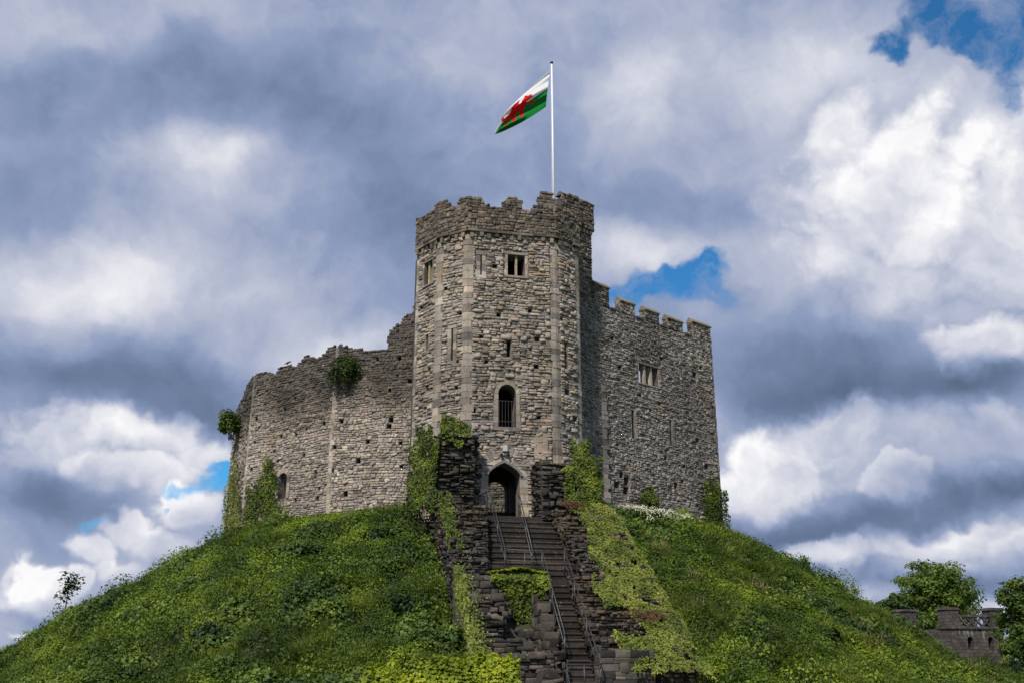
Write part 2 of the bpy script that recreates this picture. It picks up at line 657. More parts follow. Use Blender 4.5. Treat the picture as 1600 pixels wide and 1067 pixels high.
def slab(name, f, outer, holes, thick, mat, parent, front=0.0):
    loops = [outer] + [op_poly(h) for h in holes]
    flat = [p for l in loops for p in l]
    tris = tessellate_polygon([[Vector((p[0], p[1], 0)) for p in l] for l in loops])
    n = len(flat)
    V = [f.P(u, front, z) for u, z in flat] + [f.P(u, front - thick, z) for u, z in flat]
    F = []
    for t in tris:
        (x0, y0), (x1, y1), (x2, y2) = (flat[i] for i in t)
        s_ = (x1 - x0) * (y2 - y0) - (x2 - x0) * (y1 - y0)
        t = t if s_ > 0 else t[::-1]
        F.append(tuple(t))
        F.append(tuple(i + n for i in t[::-1]))
    k = 0
    for l in loops:
        m = len(l)
        for i in range(m):
            F.append((k + i, k + (i + 1) % m, k + (i + 1) % m + n, k + i + n))
        k += m
    return mobj(name, V, F, mat, parent)


def fill(f, u0, u1, z0, z1, top=None, holes=(), grow=.03, course=(.14, .24), length=(.22, .6), relief=(.03, .10),
         wav=.04, pal=None, tilt=.03, gap=.012, skip=0.0, bot=None):
    """cells of rubble walling: u, z, half length, half height, relief, tilt, colour"""
    out = []
    z = z0
    ph = random.random() * 20
    while z < z1:
        h = random.uniform(*course)
        zc = z + h / 2
        cuts = []
        for o in holes:
            sp = op_span(o, zc, o.get('grow', grow))
            if sp:
                cuts.append(sp)
        cuts.sort()
        free, cur = [], u0
        for a, b in cuts:
            if a > cur:
                free.append((cur, min(a, u1)))
            cur = max(cur, b)
        if cur < u1:
            free.append((cur, u1))
        for a, b in free:
            u = a
            while u < b - .05:
                l = random.uniform(*length) * (1.25 if h > .19 else 1)
                if b - (u + l) < length[0] * .7:
                    l = b - u
                uc = u + l / 2
                zz = zc + wav * (2 * float(vn2(uc * .7 + ph, zc * .5)) - 1)
                ok = (top is None or zz + h * .35 < top(uc)) and (bot is None or zz > bot(uc)) and random.random() >= skip
                if ok:
                    dep = random.uniform(*relief)
                    if random.random() < .12:                    # a taller stone that breaks the course
                        out.append((uc, zz + random.uniform(-.03, .03), l / 2 * .8, h * .62, relief[1] * 1.05, random.gauss(0, tilt * 2), pal(uc, zz)))
                        u += l
                        continue
                    if h > .17 and random.random() < .16:        # two thin stones in place of one
                        k = random.uniform(.4, .6)
                        out.append((uc, zz - h / 2 + h * k / 2, l / 2 - gap, h * k / 2 - gap * .7, dep, random.gauss(0, tilt), pal(uc, zz)))
                        out.append((uc, zz + h / 2 - h * (1 - k) / 2, l / 2 - gap, h * (1 - k) / 2 - gap * .7, random.uniform(*relief), random.gauss(0, tilt), pal(uc, zz)))
                    else:
                        out.append((uc, zz, l / 2 - gap, h / 2 - gap * random.uniform(.5, 1.3), dep, random.gauss(0, tilt), pal(uc, zz)))
                u += l
        z += h
    return out


RF = []
for _i in range(8):
    _j = (_i + 1) % 8
    RF.append((_i, _j, 8 + _j, 8 + _i))
    RF.append((8 + _i, 8 + _j, 16 + _j, 16 + _i))
RF_Q = np.array(RF)
RF_T = np.array([(16 + i, 16 + (i + 1) % 8, 24) for i in range(8)])


def stone_verts(cells, org, du, dz, dn, crisp=False, front=0.0, rough=0.0):
    """(N,25,3) vertices of the stones of these cells, (N,3) colours"""
    n = len(cells)
    C = np.array([c[:6] for c in cells], float)
    col = np.array([c[6] for c in cells], float)
    uc, zc, hu, hz, dep, rot = C.T
    hz = np.maximum(hz, .02)
    hu = np.maximum(hu, .03)
    if crisp == .5:                                          # broken but angular
        a, b = rng.uniform(.84, .97, (n, 1)), rng.uniform(.68, .95, (n, 1))
        jit = .07
        crisp = False
    elif crisp:
        a, b = rng.uniform(.93, .97, (n, 1)), rng.uniform(.88, .95, (n, 1))
        jit = .02
    else:
        a, b = rng.uniform(.55, .92, (n, 1)), rng.uniform(.35, .85, (n, 1))
        jit = .15
    one = np.ones((n, 1))
    ox = np.hstack([-one, -a, a, one, one, a, -a, -one]) + rng.uniform(-jit, jit, (n, 8))
    oy = np.hstack([-b, -one, -one, -b, b, one, one, b]) + rng.uniform(-jit, jit, (n, 8)) * 1.2
    L = np.zeros((n, 25, 3))
    ins = (.010 if crisp else .022)
    L[:, 0:8, 0] = ox * hu[:, None]
    L[:, 0:8, 1] = oy * hz[:, None]
    L[:, 0:8, 2] = -.05
    L[:, 8:16, 0] = L[:, 0:8, 0]
    L[:, 8:16, 1] = L[:, 0:8, 1]
    L[:, 8:16, 2] = dep[:, None] * (.85 if crisp else rng.uniform(.55, .92, (n, 8)))
    L[:, 16:24, 0] = ox * np.maximum(hu - ins, hu * .6)[:, None]
    L[:, 16:24, 1] = oy * np.maximum(hz - ins, hz * .6)[:, None]
    L[:, 16:24, 2] = dep[:, None] * (1 + (0 if crisp else 1) * rng.uniform(-.28, .28, (n, 8)))
    L[:, 24, 2] = dep * (1.0 if crisp else 1.12)
    L[:, 24, 0] = rng.uniform(-.3, .3, n) * hu
    L[:, 24, 1] = rng.uniform(-.3, .3, n) * hz
    cr, sr = np.cos(rot)[:, None], np.sin(rot)[:, None]
    x, y = L[..., 0] * cr - L[..., 1] * sr, L[..., 0] * sr + L[..., 1] * cr
    V = org + (x + uc[:, None])[..., None] * du + (y + zc[:, None])[..., None] * dz + (L[..., 2] + front)[..., None] * dn
    return V, col


class Stones:
    """collects the stones of one thing; the largest 300 become objects, the others one joined part"""

    def __init__(s, parent, mat=None, name='stone', rest='small_stones', most=300):
        s.parent, s.mat, s.name, s.rest, s.most = parent, mat or M_STONE, name, rest, most
        s.V, s.C, s.S = [], [], []

    def add(s, cells, org, du, dz, dn, crisp=False, front=0.0, weight=1.0):
        if not cells:
            return
        V, c = stone_verts(cells, org, du, dz, dn, crisp, front)
        s.V.append(V)
        s.C.append(c)
        s.S.append(np.array([q[2] * q[3] for q in cells]) * weight)

    def wall(s, f, cells, crisp=False, front=0.0, weight=1.0):
        s.add(cells, np.array([f.a[0], f.a[1], 0]), f.d3, f.z3, f.n3, crisp, front, weight)

    def build(s):
        if not s.V:
            return
        V, C, S = np.concatenate(s.V), np.concatenate(s.C), np.concatenate(s.S)
        order = np.argsort(-S)
        big, small = order[:s.most], order[s.most:]
        for i in big:
            mobj(s.name, V[i], [RF_Q, RF_T], s.mat, s.parent, C[i])
        if len(small):
            n = len(small)
            b = (np.arange(n) * 25)[:, None, None]
            mobj(s.rest, V[small].reshape(-1, 3), [(RF_Q[None] + b).reshape(-1, 4), (RF_T[None] + b).reshape(-1, 3)], s.mat, s.parent,
                 np.repeat(C[small], 25, 0), kind='stuff')


def palette(base, alt, dark, p_alt=.35, p_dark=.12, seed=0, spread=.22, extra=None):
    base, alt, dark = (np.array(k) for k in (base, alt, dark))

    def fn(u, z):
        w = float(vn2(u * .45, z * .45, seed))
        r = random.random()
        c = base
        if r < p_alt * (.4 + 1.2 * w):
            c = alt
        elif r > 1 - p_dark * (.4 + 1.2 * (1 - w)):
            c = dark
        k = math.exp(random.gauss(0, spread))
        c = c * k * np.array([1 + random.gauss(0, .03), 1, 1 + random.gauss(0, .04)])
        if extra:
            c = extra(u, z, c)
        return np.clip(c, .012, .7)
    return fn


def prism(name, f, poly, w0, w1, mat, parent, tint=None):
    """solid between two offsets of a wall plane, poly in (u,z) anticlockwise seen from outside"""
    n = len(poly)
    V = [f.P(u, w1, z) for u, z in poly] + [f.P(u, w0, z) for u, z in poly]
    F = [tuple(range(n)), tuple(range(2 * n - 1, n - 1, -1))] + [(i, i + n, (i + 1) % n + n, (i + 1) % n) for i in range(n)]
    F[2:] = [(a, b, c, d) for a, b, c, d in F[2:]]
    return mobj(name, V, F, mat, parent, tint)


def voussoirs(name, f, o, g0, g1, n, w0, w1, mat, parent, pal, joint=.02):
    """wedge stones of an arch between two curves"""
    m = 48
    c0, c1 = arch_curve(o, g0, m), arch_curve(o, g1, m)

    def pt(c, t):
        k = min(max(t * m, 0), m - 1e-6)
        i = int(k)
        return np.array(c[i]) * (1 - (k - i)) + np.array(c[i + 1]) * (k - i)
    for i in range(n):
        e = joint / 2
        t0, t1 = (i + e) / n, (i + 1 - e) / n
        q = [pt(c0, t0), pt(c0, (t0 + t1) / 2), pt(c0, t1), pt(c1, t1), pt(c1, (t0 + t1) / 2), pt(c1, t0)][::-1]
        prism(name, f, [tuple(k) for k in q], w0, w1 + random.uniform(-.008, .012), mat, parent, pal(q[0][0], q[0][1]))


def quoins(f1, f2, z0, z1, parent, pal, proud=.05, a=(.36, .24), hh=(.28, .46), skip=None):
    """corner stones where wall f1 (ending) meets wall f2 (beginning)"""
    z, k = z0, 0
    while z < z1:
        h = min(random.uniform(*hh), z1 - z)
        if h < .1:
            break
        la, lb = (a if k % 2 else a[::-1])
        la, lb = la + random.uniform(-.09, .07), lb + random.uniform(-.09, .07)
        proud_ = proud * random.uniform(.5, 1.25)
        zc0, zc1 = z + .008, z + h - .008
        bis = f1.n + f2.n
        bis = bis / (1 + f1.n @ f2.n)
        cin = f1.b
        plan = [f1.b - f1.d * la + f1.n * -.1, f1.b - f1.d * la + f1.n * proud_, cin + bis * proud_ * .8, f2.a + f2.d * lb + f2.n * proud_, f2.a + f2.d * lb + f2.n * -.1, cin - bis * .1]
        if not (skip and skip(z + h / 2)):
            V = [np.array([p[0], p[1], zc0]) for p in plan] + [np.array([p[0], p[1], zc1]) for p in plan]
            n = 6
            F = [tuple(range(n))[::-1], tuple(range(n, 2 * n))] + [(i, (i + 1) % n, (i + 1) % n + n, i + n) for i in range(n)]
            mobj('quoin', V, F, M_STONE, parent, pal(0, z))
        z += h
        k += 1


# ------------------------------------------------------------------ the motte and the ground
TP = [np.array(p) for p in ((-5.2, 50.69), (-3.85, 48.98), (-2.3, 48.0), (2.27, 48.98), (3.58, 50.17))]      # gate tower in plan
FR = Facet(TP[2], TP[3])                                  # its front
DOOR_U, SILL = 1.94, 8.70
O2 = FR.a + FR.d * DOOR_U                                  # middle of the doorway
UV, VV = FR.d, FR.n                                        # across the stair, and out along it


def S3(u, v, z):
    q = O2 + UV * u + VV * v
    return np.array([q[0], q[1], z])


def to_uv(x, y):
    dx, dy = x - O2[0], y - O2[1]
    return dx * UV[0] + dy * UV[1], dx * VV[0] + dy * VV[1]


def bank_left(v):
    return 9.45 - .70 * np.maximum(v - 1.5, 0)


def bank_right(v):
    return 9.35 - .70 * np.maximum(v - 1.4, 0)


def hill_e(x, y):
    return (np.sqrt(((x + 2.5) / 15.3) ** 2 + ((y - 65) / 14.0) ** 2) - 1) * 14.6


def hill_smooth(x, y):
    d = hill_e(x, y) - .6
    sp = np.where(d > 6, d, np.log1p(np.exp(np.clip(d * 1.6, -40, 40))) / 1.6)
    s = .60 + .01 * np.clip((-(x + 2.5) - 8) / 12, 0, 1) + .055 * np.clip(((x + 2.5) - 8) / 12, 0, 1)
    z = 9.62 - s * sp - .085 * np.clip(-(x + 8), 0, 14)
    return np.where(z < 1.5, 1.5 - np.log1p(np.exp(np.clip((1.5 - z) * 1.0, -40, 40))) + .69, z)


def hill(x, y):
    x, y = np.asarray(x, float), np.asarray(y, float)
    z = hill_smooth(x, y)
    out = np.clip((hill_e(x, y) - .3) / 3, 0, 1)
    z = z + out * (1.3 * (fb2(x * .34, y * .34, 3, 3) - .5) + 1.35 * (fb2(x * .8, y * .8, 9, 3) - .5))
    u, v = to_uv(x, y)
    z = z - 1.0 * np.exp(-((u - 5.7) / .75) ** 2) * np.clip((v - 2.5) / 2, 0, 1) * np.clip((10 - v) / 2, 0, 1)      # hollow beside the bank
    inside = np.clip((u + 3.35) / .3, 0, 1) * np.clip((4.9 - u) / .5, 0, 1) * np.clip((v + 2) / .5, 0, 1)
    z = np.where(inside > 0, z - inside * np.maximum(0, z - np.minimum(z, bank_left(v) - 1.9)), z)
    return np.maximum(z, -.4)


M_SOIL = plain_mat('hill_soil_and_moss', (.030, .036, .012), .95, vary=.6, nscale=2.5, bump=.8)
M_LAWN = plain_mat('mown_lawn', (.06, .10, .025), .9, vary=.35, nscale=.6, bump=.3)
_xs, _ys = np.arange(-62, 66.1, .5), np.arange(24, 112, .5)
_X, _Y = np.meshgrid(_xs, _ys)
_Z = hill(_X, _Y)
_nx, _ny = len(_xs), len(_ys)
_i = (np.arange(_ny - 1)[:, None] * _nx + np.arange(_nx - 1)[None]).ravel()
motte = mobj('motte', np.stack([_X, _Y, _Z], -1).reshape(-1, 3), np.stack([_i, _i + 1, _i + _nx + 1, _i + _nx], -1), M_SOIL, smooth=True, kind='structure', origin=(0, 50, 0))
_r = 3000
ground = mobj('ground', [(-_r, -_r, 0), (_r, -_r, 0), (_r, _r, 0), (-_r, _r, 0)], [(0, 1, 2, 3)], M_LAWN, kind='structure', origin=(0, 0, 0))

# ------------------------------------------------------------------ gate tower
ZS = 23.82                                                # string course under the parapet
tower = thing('gate_tower', 'tall polygonal stone gate tower with ragged parapet behind the flagpole stair', 'tower', (-.4, 51, 8.5))
tower['label'] = 'tall polygonal stone gate tower with ragged parapet above the pointed doorway'
facs = [Facet(TP[i], TP[i + 1]) for i in range(4)]
ret_r = Facet(TP[4], (3.72, 54.0))
ret_l = Facet((-5.0, 54.5), TP[0])
F0, F1, F2, F3 = facs

GREY, TAN, DARK, PALE = (.31, .274, .242), (.355, .298, .242), (.19, .166, .148), (.36, .33, .295)


def tower_extra(u, z, c):
    if random.random() < .10:
        c = np.array(PALE) * random.uniform(.8, 1.1)
    if random.random() < .025:
        c = np.array((.29, .20, .14)) * random.uniform(.7, 1.1)
    return c * (1.0 - .25 * max(0.0, float(vn2(u * .3 + 5, z * .22, 4)) - .45))


pal_tower = palette(GREY, TAN, DARK, .45, .12, 1, .13, extra=tower_extra)
pal_quoin = palette((.305, .266, .226), (.34, .298, .255), (.22, .192, .168), .4, .3, 2, .16)
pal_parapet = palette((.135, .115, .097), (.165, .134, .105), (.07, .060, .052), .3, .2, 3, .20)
pal_dressed = palette((.33, .29, .25), (.38, .33, .27), (.24, .21, .19), .4, .2, 4, .09)
pal_arch = palette((.21, .185, .175), (.25, .22, .20), (.14, .125, .12), .4, .3, 5, .12)

ops = {0: [], 1: [], 2: [], 3: []}
door = rect(F2, 763, 722, 812, 806)
door.update(arch=2, zs=F2.uz(762, 742)[1], za=SILL - .25, grow=.36)
door['ua'], door['ub'] = DOOR_U - .78, DOOR_U + .80
archw = rect(F2, 778.5, 600, 806, 666)
archw.update(arch=1, zs=F2.uz(778, 614)[1], grow=.24)
twin = rect(F2, 793, 398, 820, 430)
twin.update(grow=.20)
slit_t = rect(F2, 750.5, 399, 753, 430)
slit_t.update(grow=.26)
slit_m = rect(F2, 792, 531, 798, 557)
slit_m.update(grow=.03)
ops[2] = [door, archw, twin, slit_t, slit_m]
wl = rect(F0, 664, 413, 677, 447)
wl.update(grow=.16)
sl0 = rect(F0, 666.5, 524, 670.5, 548)
sl0.update(grow=.12)
ops[0] = [wl, sl0]
sl1 = rect(F1, 706, 514, 709, 563)
sl1.update(grow=.24)
ops[1] = [sl1]
sl3 = rect(F3, 882, 534, 885, 576)
sl3.update(grow=.06)
ops[3] = [sl3]
for k, pts in ((2, [(779, 492), (752, 527), (839, 530), (760, 565), (838, 572), (740, 641), (842, 652), (773, 416), (828, 486)]),
               (1, [(719, 490), (713, 605), (714, 566), (697, 452)]), (0, [(668, 606), (672, 577), (660, 480)]), (3, [(897, 655), (886, 612), (876, 500)])):
    for x, y in pts:
        u, z = facs[k].uz(x, y)
        h = random.uniform(.10, .15)
        ops[k].append(dict(ua=u - h, ub=u + h, za=z - h, zb=z + h, arch=0, grow=.02))

ts = Stones(tower)
for k, f in enumerate(facs):
    outer = [(0, 7.4), (f.L, 7.4), (f.L, ZS), (0, ZS)]
    slab('core_wall', f, outer, ops[k], .9, M_MORTAR, tower)
    ts.wall(f, fill(f, .27, f.L - .27, 7.6, ZS - .02, holes=ops[k], course=(.10, .20), length=(.17, .52), relief=(.01, .115), wav=.06, pal=pal_tower, gap=.013))
for f in (ret_r, ret_l):
    slab('core_wall', f, [(0, 7.4), (f.L, 7.4), (f.L, ZS + 1.2), (0, ZS + 1.2)], [], .9, M_MORTAR, tower)
for a, b in ((F0, F1), (F1, F2), (F2, F3), (F3, ret_r), (ret_l, F0)):
    quoins(a, b, 8.0, ZS - .25, tower, pal_quoin)
ts.wall(ret_r, fill(ret_r, .3, ret_r.L, 8, ZS, pal=pal_tower))

# inside: back wall of the gate passage with its arch, vault, floors
rear = Facet(FR.a + VV * -4.2 - UV * 2.2, FR.b + VV * -4.2 + UV * 1.2)
inner_arch = dict(ua=0, ub=0, za=SILL - .4, zb=0, arch=1)
_u0, _ = rear.uz(762.5, 780)
_u1, _zt = rear.uz(792.5, 750)
inner_arch.update(ua=_u0, ub=_u1, zb=_zt, zs=rear.uz(770, 765)[1])
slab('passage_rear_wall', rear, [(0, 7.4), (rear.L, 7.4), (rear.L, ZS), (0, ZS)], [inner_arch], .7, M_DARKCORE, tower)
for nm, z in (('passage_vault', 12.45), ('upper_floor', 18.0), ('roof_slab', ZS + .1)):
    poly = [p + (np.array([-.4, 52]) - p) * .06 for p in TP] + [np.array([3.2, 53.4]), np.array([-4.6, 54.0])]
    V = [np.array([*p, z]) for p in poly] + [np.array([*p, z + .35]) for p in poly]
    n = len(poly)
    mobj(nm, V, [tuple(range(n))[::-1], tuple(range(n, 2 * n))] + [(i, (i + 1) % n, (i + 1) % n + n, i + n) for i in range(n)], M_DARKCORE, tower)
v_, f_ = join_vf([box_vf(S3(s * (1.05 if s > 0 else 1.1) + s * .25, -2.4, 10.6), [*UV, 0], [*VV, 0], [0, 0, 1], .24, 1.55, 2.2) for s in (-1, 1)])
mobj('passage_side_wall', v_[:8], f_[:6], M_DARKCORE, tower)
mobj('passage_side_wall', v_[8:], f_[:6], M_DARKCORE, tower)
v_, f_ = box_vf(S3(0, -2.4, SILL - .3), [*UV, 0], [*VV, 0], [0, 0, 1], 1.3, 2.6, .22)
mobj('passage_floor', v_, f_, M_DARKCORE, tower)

# doorway: jambs, arch ring, outer ring of thin stones, hood mould
for s, e in ((-1, door['ua']), (1, door['ub'])):
    z = SILL - .1
    while z < door['zs'] - .02:
        h = min(random.uniform(.26, .40), door['zs'] - z)
        w = .36 + random.uniform(-.03, .10)
        u0, u1 = (e - w, e - .001) if s < 0 else (e + .001, e + w)
        prism('jamb_stone', F2, [(u0, z + .006), (u1, z + .006), (u1, z + h - .006), (u0, z + h - .006)], -.3, .07, M_DRESSED, tower, pal_dressed(u0, z) * 1.05)
        z += h
voussoirs('arch_stone', F2, door, .002, .36, 11, -.3, .075, M_DRESSED, tower, lambda u, z: pal_dressed(u, z) * 1.05)
voussoirs('voussoir', F2, door, .37, .95, 25, -.1, .06, M_DRESSED, tower, pal_arch, joint=.10)
hd = dict(door)
mh = arch_curve(door, .0, 24)
mo = arch_curve(door, .13, 24)
prism('hood_mould', F2, mo[::-1][::-1][::-1] + mh, .07, .15, M_DRESSED, tower, (.17, .155, .15))
voussoirs('arch_stone', F2, archw, .002, .20, 7, -.3, .06, M_DRESSED, tower, lambda u, z: pal_dressed(u, z) * .8)
voussoirs('voussoir', F2, archw, .21, .62, 19, -.1, .05, M_DRESSED, tower, pal_arch, joint=.12)
for e, s in ((archw['ua'], -1), (archw['ub'], 1)):
    z = archw['za'] - .05
    while z < archw['zs'] - .02:
        h = min(random.uniform(.22, .42), archw['zs'] - z)
        w = random.uniform(.17, .30)
        u0, u1 = (e - w, e) if s < 0 else (e, e + w)
        prism('jamb_stone', F2, [(u0, z + .006), (u1, z + .006), (u1, z + h - .006), (u0, z + h - .006)], -.3, .05, M_DRESSED, tower, pal_dressed(u0, z) * .8)
        z += h
prism('window_sill', F2, [(archw['ua'] - .25, archw['za'] - .2), (archw['ub'] + .25, archw['za'] - .2), (archw['ub'] + .25, archw['za'] - .04), (archw['ua'] - .25, archw['za'] - .04)], -.2, .09, M_DRESSED, tower, (.2, .18, .16))
_, zr = F2.uz(790, 626)
gr = mobj('window_guard', *join_vf([tube_vf([F2.P(archw['ua'] + .02, -.02, z), F2.P(archw['ub'] - .02, -.02, z)], .018, 6) for z in (zr, archw['za'] + .28)]), M_STEEL, tower)
for i in range(6):
    u = archw['ua'] + .06 + (archw['ub'] - archw['ua'] - .12) * i / 5
    mobj('guard_bar', *tube_vf([F2.P(u, -.02, archw['za']), F2.P(u, -.02, zr)], .015, 6), M_STEEL, gr)


def frame_stones(f, o, w, parent, pal, proud=.05, lintel=True, k=1.0):
    for e, s in ((o['ua'], -1), (o['ub'], 1)):
        z = o['za'] - .02
        while z < o['zb'] - .02:
            h = min(random.uniform(.22, .42), o['zb'] - z)
            ww = w * random.uniform(.75, 1.15)
            u0, u1 = (e - ww, e) if s < 0 else (e, e + ww)
            prism('jamb_stone', f, [(u0, z + .006), (u1, z + .006), (u1, z + h - .006), (u0, z + h - .006)], -.25, proud, M_DRESSED, parent, pal(u0, z) * k)
            z += h
    if lintel:
        for a, b, nm in ((o['zb'], o['zb'] + w * .8, 'lintel'), (o['za'] - .02 - w * .7, o['za'] - .02, 'window_sill')):
            prism(nm, f, [(o['ua'] - w, a + .004), (o['ub'] + w, a + .004), (o['ub'] + w, b), (o['ua'] - w, b)], -.25, proud + .02, M_DRESSED, parent, pal(0, a) * k)


frame_stones(F2, twin, .17, tower, pal_quoin)
frame_stones(F2, slit_t, .24, tower, pal_quoin, .04)
frame_stones(F0, wl, .13, tower, pal_quoin)
frame_stones(F0, sl0, .11, tower, pal_quoin, .04)
frame_stones(F1, sl1, .22, tower, pal_quoin, .04)
um = (twin['ua'] + twin['ub']) / 2 + .02
prism('mullion', F2, [(um - .05, twin['za']), (um + .05, twin['za']), (um + .05, twin['zb']), (um - .05, twin['zb'])], -.32, -.08, M_DRESSED, tower, (.36, .31, .24))
um = (wl['ua'] + wl['ub']) / 2 - .1
prism('mullion', F0, [(um - .06, wl['za']), (um + .06, wl['za']), (um + .06, wl['zb']), (um - .06, wl['zb'])], -.32, -.08, M_DRESSED, tower, (.40, .33, .2))
# a plastered patch right of the doorway
u0, z0 = F2.uz(842, 700)
prism('plaster_patch', F2, [(u0 - .25, z0 - .5), (u0 + .3, z0 - .6), (u0 + .45, z0 + .1), (u0 + .40, z0 + .75), (u0 - .1, z0 + .8), (u0 - .3, z0 + .4)], -.02, .105, M_DRESSED, tower, (.33, .27, .215))

# parapet: string course, corbels, ragged dark walling, coped merlons on the right
POFF = .14


def offset_poly(pts, w):
    out = []
    for i, p in enumerate(pts):
        ns = []
        for a, b in ((i - 1, i), (i, i + 1)):
            if a >= 0 and b < len(pts):
                d = (pts[b] - pts[a]) / np.hypot(*(pts[b] - pts[a]))
                ns.append(np.array([d[1], -d[0]]))
        if len(ns) == 2:
            bis = (ns[0] + ns[1]) / (1 + ns[0] @ ns[1])
        else:
            bis = ns[0]
        out.append(p + bis * w)
    return out


PP = offset_poly(TP, POFF)
pf = [Facet(PP[i], PP[i + 1]) for i in range(4)]
prof_px = {0: [(652, 343), (660, 340), (672, 333), (677, 329), (682, 318), (686, 315)],
           1: [(686, 315), (692, 312), (700, 314), (706, 324), (710, 326), (714, 321), (718, 312), (733, 307)],
           2: [(733, 307), (740, 308), (752, 311), (763, 320), (769, 324), (782, 325), (788, 311), (794, 309), (803, 310), (813, 314), (817, 327), (826, 329), (832, 326), (838, 319), (846, 303), (860, 301), (863, 302), (864, 316), (866, 317)],
           3: [(865, 317), (878, 320), (879.5, 304), (888, 304), (902, 310), (904, 312)]}
for k, f in enumerate(pf):
    pts = sorted(f.uz(*q) for q in prof_px[k])
    us, zs = np.array([p[0] for p in pts]), np.array([p[1] for p in pts])
    top = (lambda us, zs: (lambda u: float(np.interp(u, us, zs))))(us, zs)
    uu = np.unique(np.concatenate([np.linspace(0, f.L, 30), np.clip(us, 0, f.L)]))
    outer = [(0, ZS), (f.L, ZS)] + [(float(u), top(u) - .10 - .05 * random.random()) for u in uu[::-1]]
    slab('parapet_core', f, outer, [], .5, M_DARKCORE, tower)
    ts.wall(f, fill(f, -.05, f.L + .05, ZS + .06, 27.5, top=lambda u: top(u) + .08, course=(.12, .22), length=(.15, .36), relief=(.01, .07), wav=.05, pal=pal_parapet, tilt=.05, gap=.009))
    # the inner side of the ragged top shows between the gaps
    ts.add(fill(f, 0.02, f.L - .02, ZS + .9, 27.5, top=lambda u: top(u) + .02, course=(.14, .24), length=(.2, .5), relief=(.02, .08), pal=pal_parapet), np.array([*(f.b - f.n * .5), 0]), -f.d3, f.z3, -f.n3) if False else None
    sf = facs[k]
    u = -.05
    while u < sf.L:
        l = min(random.uniform(.4, .85), sf.L + .05 - u)
        dz = random.uniform(-.02, .02)
        if random.random() < .93:
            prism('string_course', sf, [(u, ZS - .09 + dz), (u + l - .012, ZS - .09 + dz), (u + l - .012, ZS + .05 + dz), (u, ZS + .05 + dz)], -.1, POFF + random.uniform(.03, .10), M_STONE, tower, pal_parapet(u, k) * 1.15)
        u += l
    n = max(3, int(sf.L / .40))
    for i in range(n):
        u = sf.L * (i + .5) / n + random.uniform(-.05, .05)
        h = random.uniform(.18, .32)
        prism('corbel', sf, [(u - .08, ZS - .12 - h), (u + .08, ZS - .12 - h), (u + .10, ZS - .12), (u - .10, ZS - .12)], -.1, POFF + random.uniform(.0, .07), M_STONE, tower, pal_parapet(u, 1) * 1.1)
for k, a, b in ((2, (847, 303), (863, 302)), (3, (880, 304), (903, 311))):
    f = pf[k]
    (u0, z0), (u1, z1) = f.uz(*a), f.uz(*b)
    z = (z0 + z1) / 2 - .05
    V = [f.P(u0 - .04, .08, z), f.P(u1 + .04, .08, z), f.P(u1 + .04, -.25, z + .28), f.P(u0 - .04, -.25, z + .28), f.P(u0 - .04, -.6, z + .05), f.P(u1 + .04, -.6, z + .05)]
    mobj('coping', V, [(0, 1, 2, 3), (3, 2, 5, 4), (0, 3, 4), (1, 5, 2), (0, 4, 5, 1)], M_DRESSED, tower, (.12, .105, .09))
ts.build()

# ------------------------------------------------------------------ curtain wall right of the tower
RW0 = Facet((5.59, 54.0), (12.75, 60.4))
_ub, _ = RW0.uz(1117, 630)
_b = RW0.a + RW0.d * _ub
RW = Facet(RW0.a - RW0.d * 2.6, _b)
rwall = thing('curtain_wall', 'grey stone curtain wall with square battlements right of the gate tower', 'wall', (9, 57, 9.5))
sill_pts = [RW.uz(*q) for q in ((956, 480), (996, 494), (1034, 508), (1071, 521))]
RWZ = float(np.mean([p[1] for p in sill_pts]))
tri = rect(RW, 997, 566, 1027, 602)
tri['zb'] = RW.uz(1012, 571)[1]
tri['za'] = RW.uz(1012, 600)[1]
tri['grow'] = .12
s1 = rect(RW, 988, 640, 993, 684)
s1.update(ua=RW.uz(986.5, 660)[0], ub=RW.uz(991.5, 660)[0], grow=.10)
s2 = rect(RW, 1045, 655, 1049, 694)
s2.update(grow=.10)
rops = [tri, s1, s2]
for x, y, k in ((1040, 716, .14), (1103, 728, .17), (1056, 759, .18), (1066, 753, .12), (1072, 737, .1), (1090, 687, .14), (971, 742, .16), (979, 752, .22), (963, 756, .2), (978, 766, .22),
                (950, 766, .15), (968, 574, .13), (957, 530, .14), (999, 617, .12), (1033, 560, .12), (1085, 585, .2), (1095, 575, .12), (1030, 630, .1), (965, 695, .12), (1068, 820 - 90, .1)):
    u, z = RW.uz(x, y)
    rops.append(dict(ua=u - k, ub=u + k, za=z - k, zb=z + k * random.uniform(.8, 1.3), arch=0, grow=.02))


def right_extra(u, z, c):
    w = float(fb2(u * .35 + 3, z * .35, 21, 3))
    return c * (1.28 - .70 * w) * (.88 if z > 17 else 1)


pal_right = palette((.275, .254, .234), (.31, .272, .236), (.15, .138, .126), .3, .16, 8, .17, right_extra)
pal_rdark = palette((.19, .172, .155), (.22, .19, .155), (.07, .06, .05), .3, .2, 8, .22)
slab('core_wall', RW, [(0, 8.4), (RW.L, 8.4), (RW.L, RWZ - .14), (0, RWZ - .14)], rops, 1.05, M_MORTAR, rwall)
rs = Stones(rwall)
rs.wall(RW, fill(RW, 0, RW.L - .16, 8.6, RWZ - .16, holes=rops, course=(.085, .165), length=(.13, .38), relief=(.01, .075), wav=.09, pal=pal_right, tilt=.09, gap=.010))
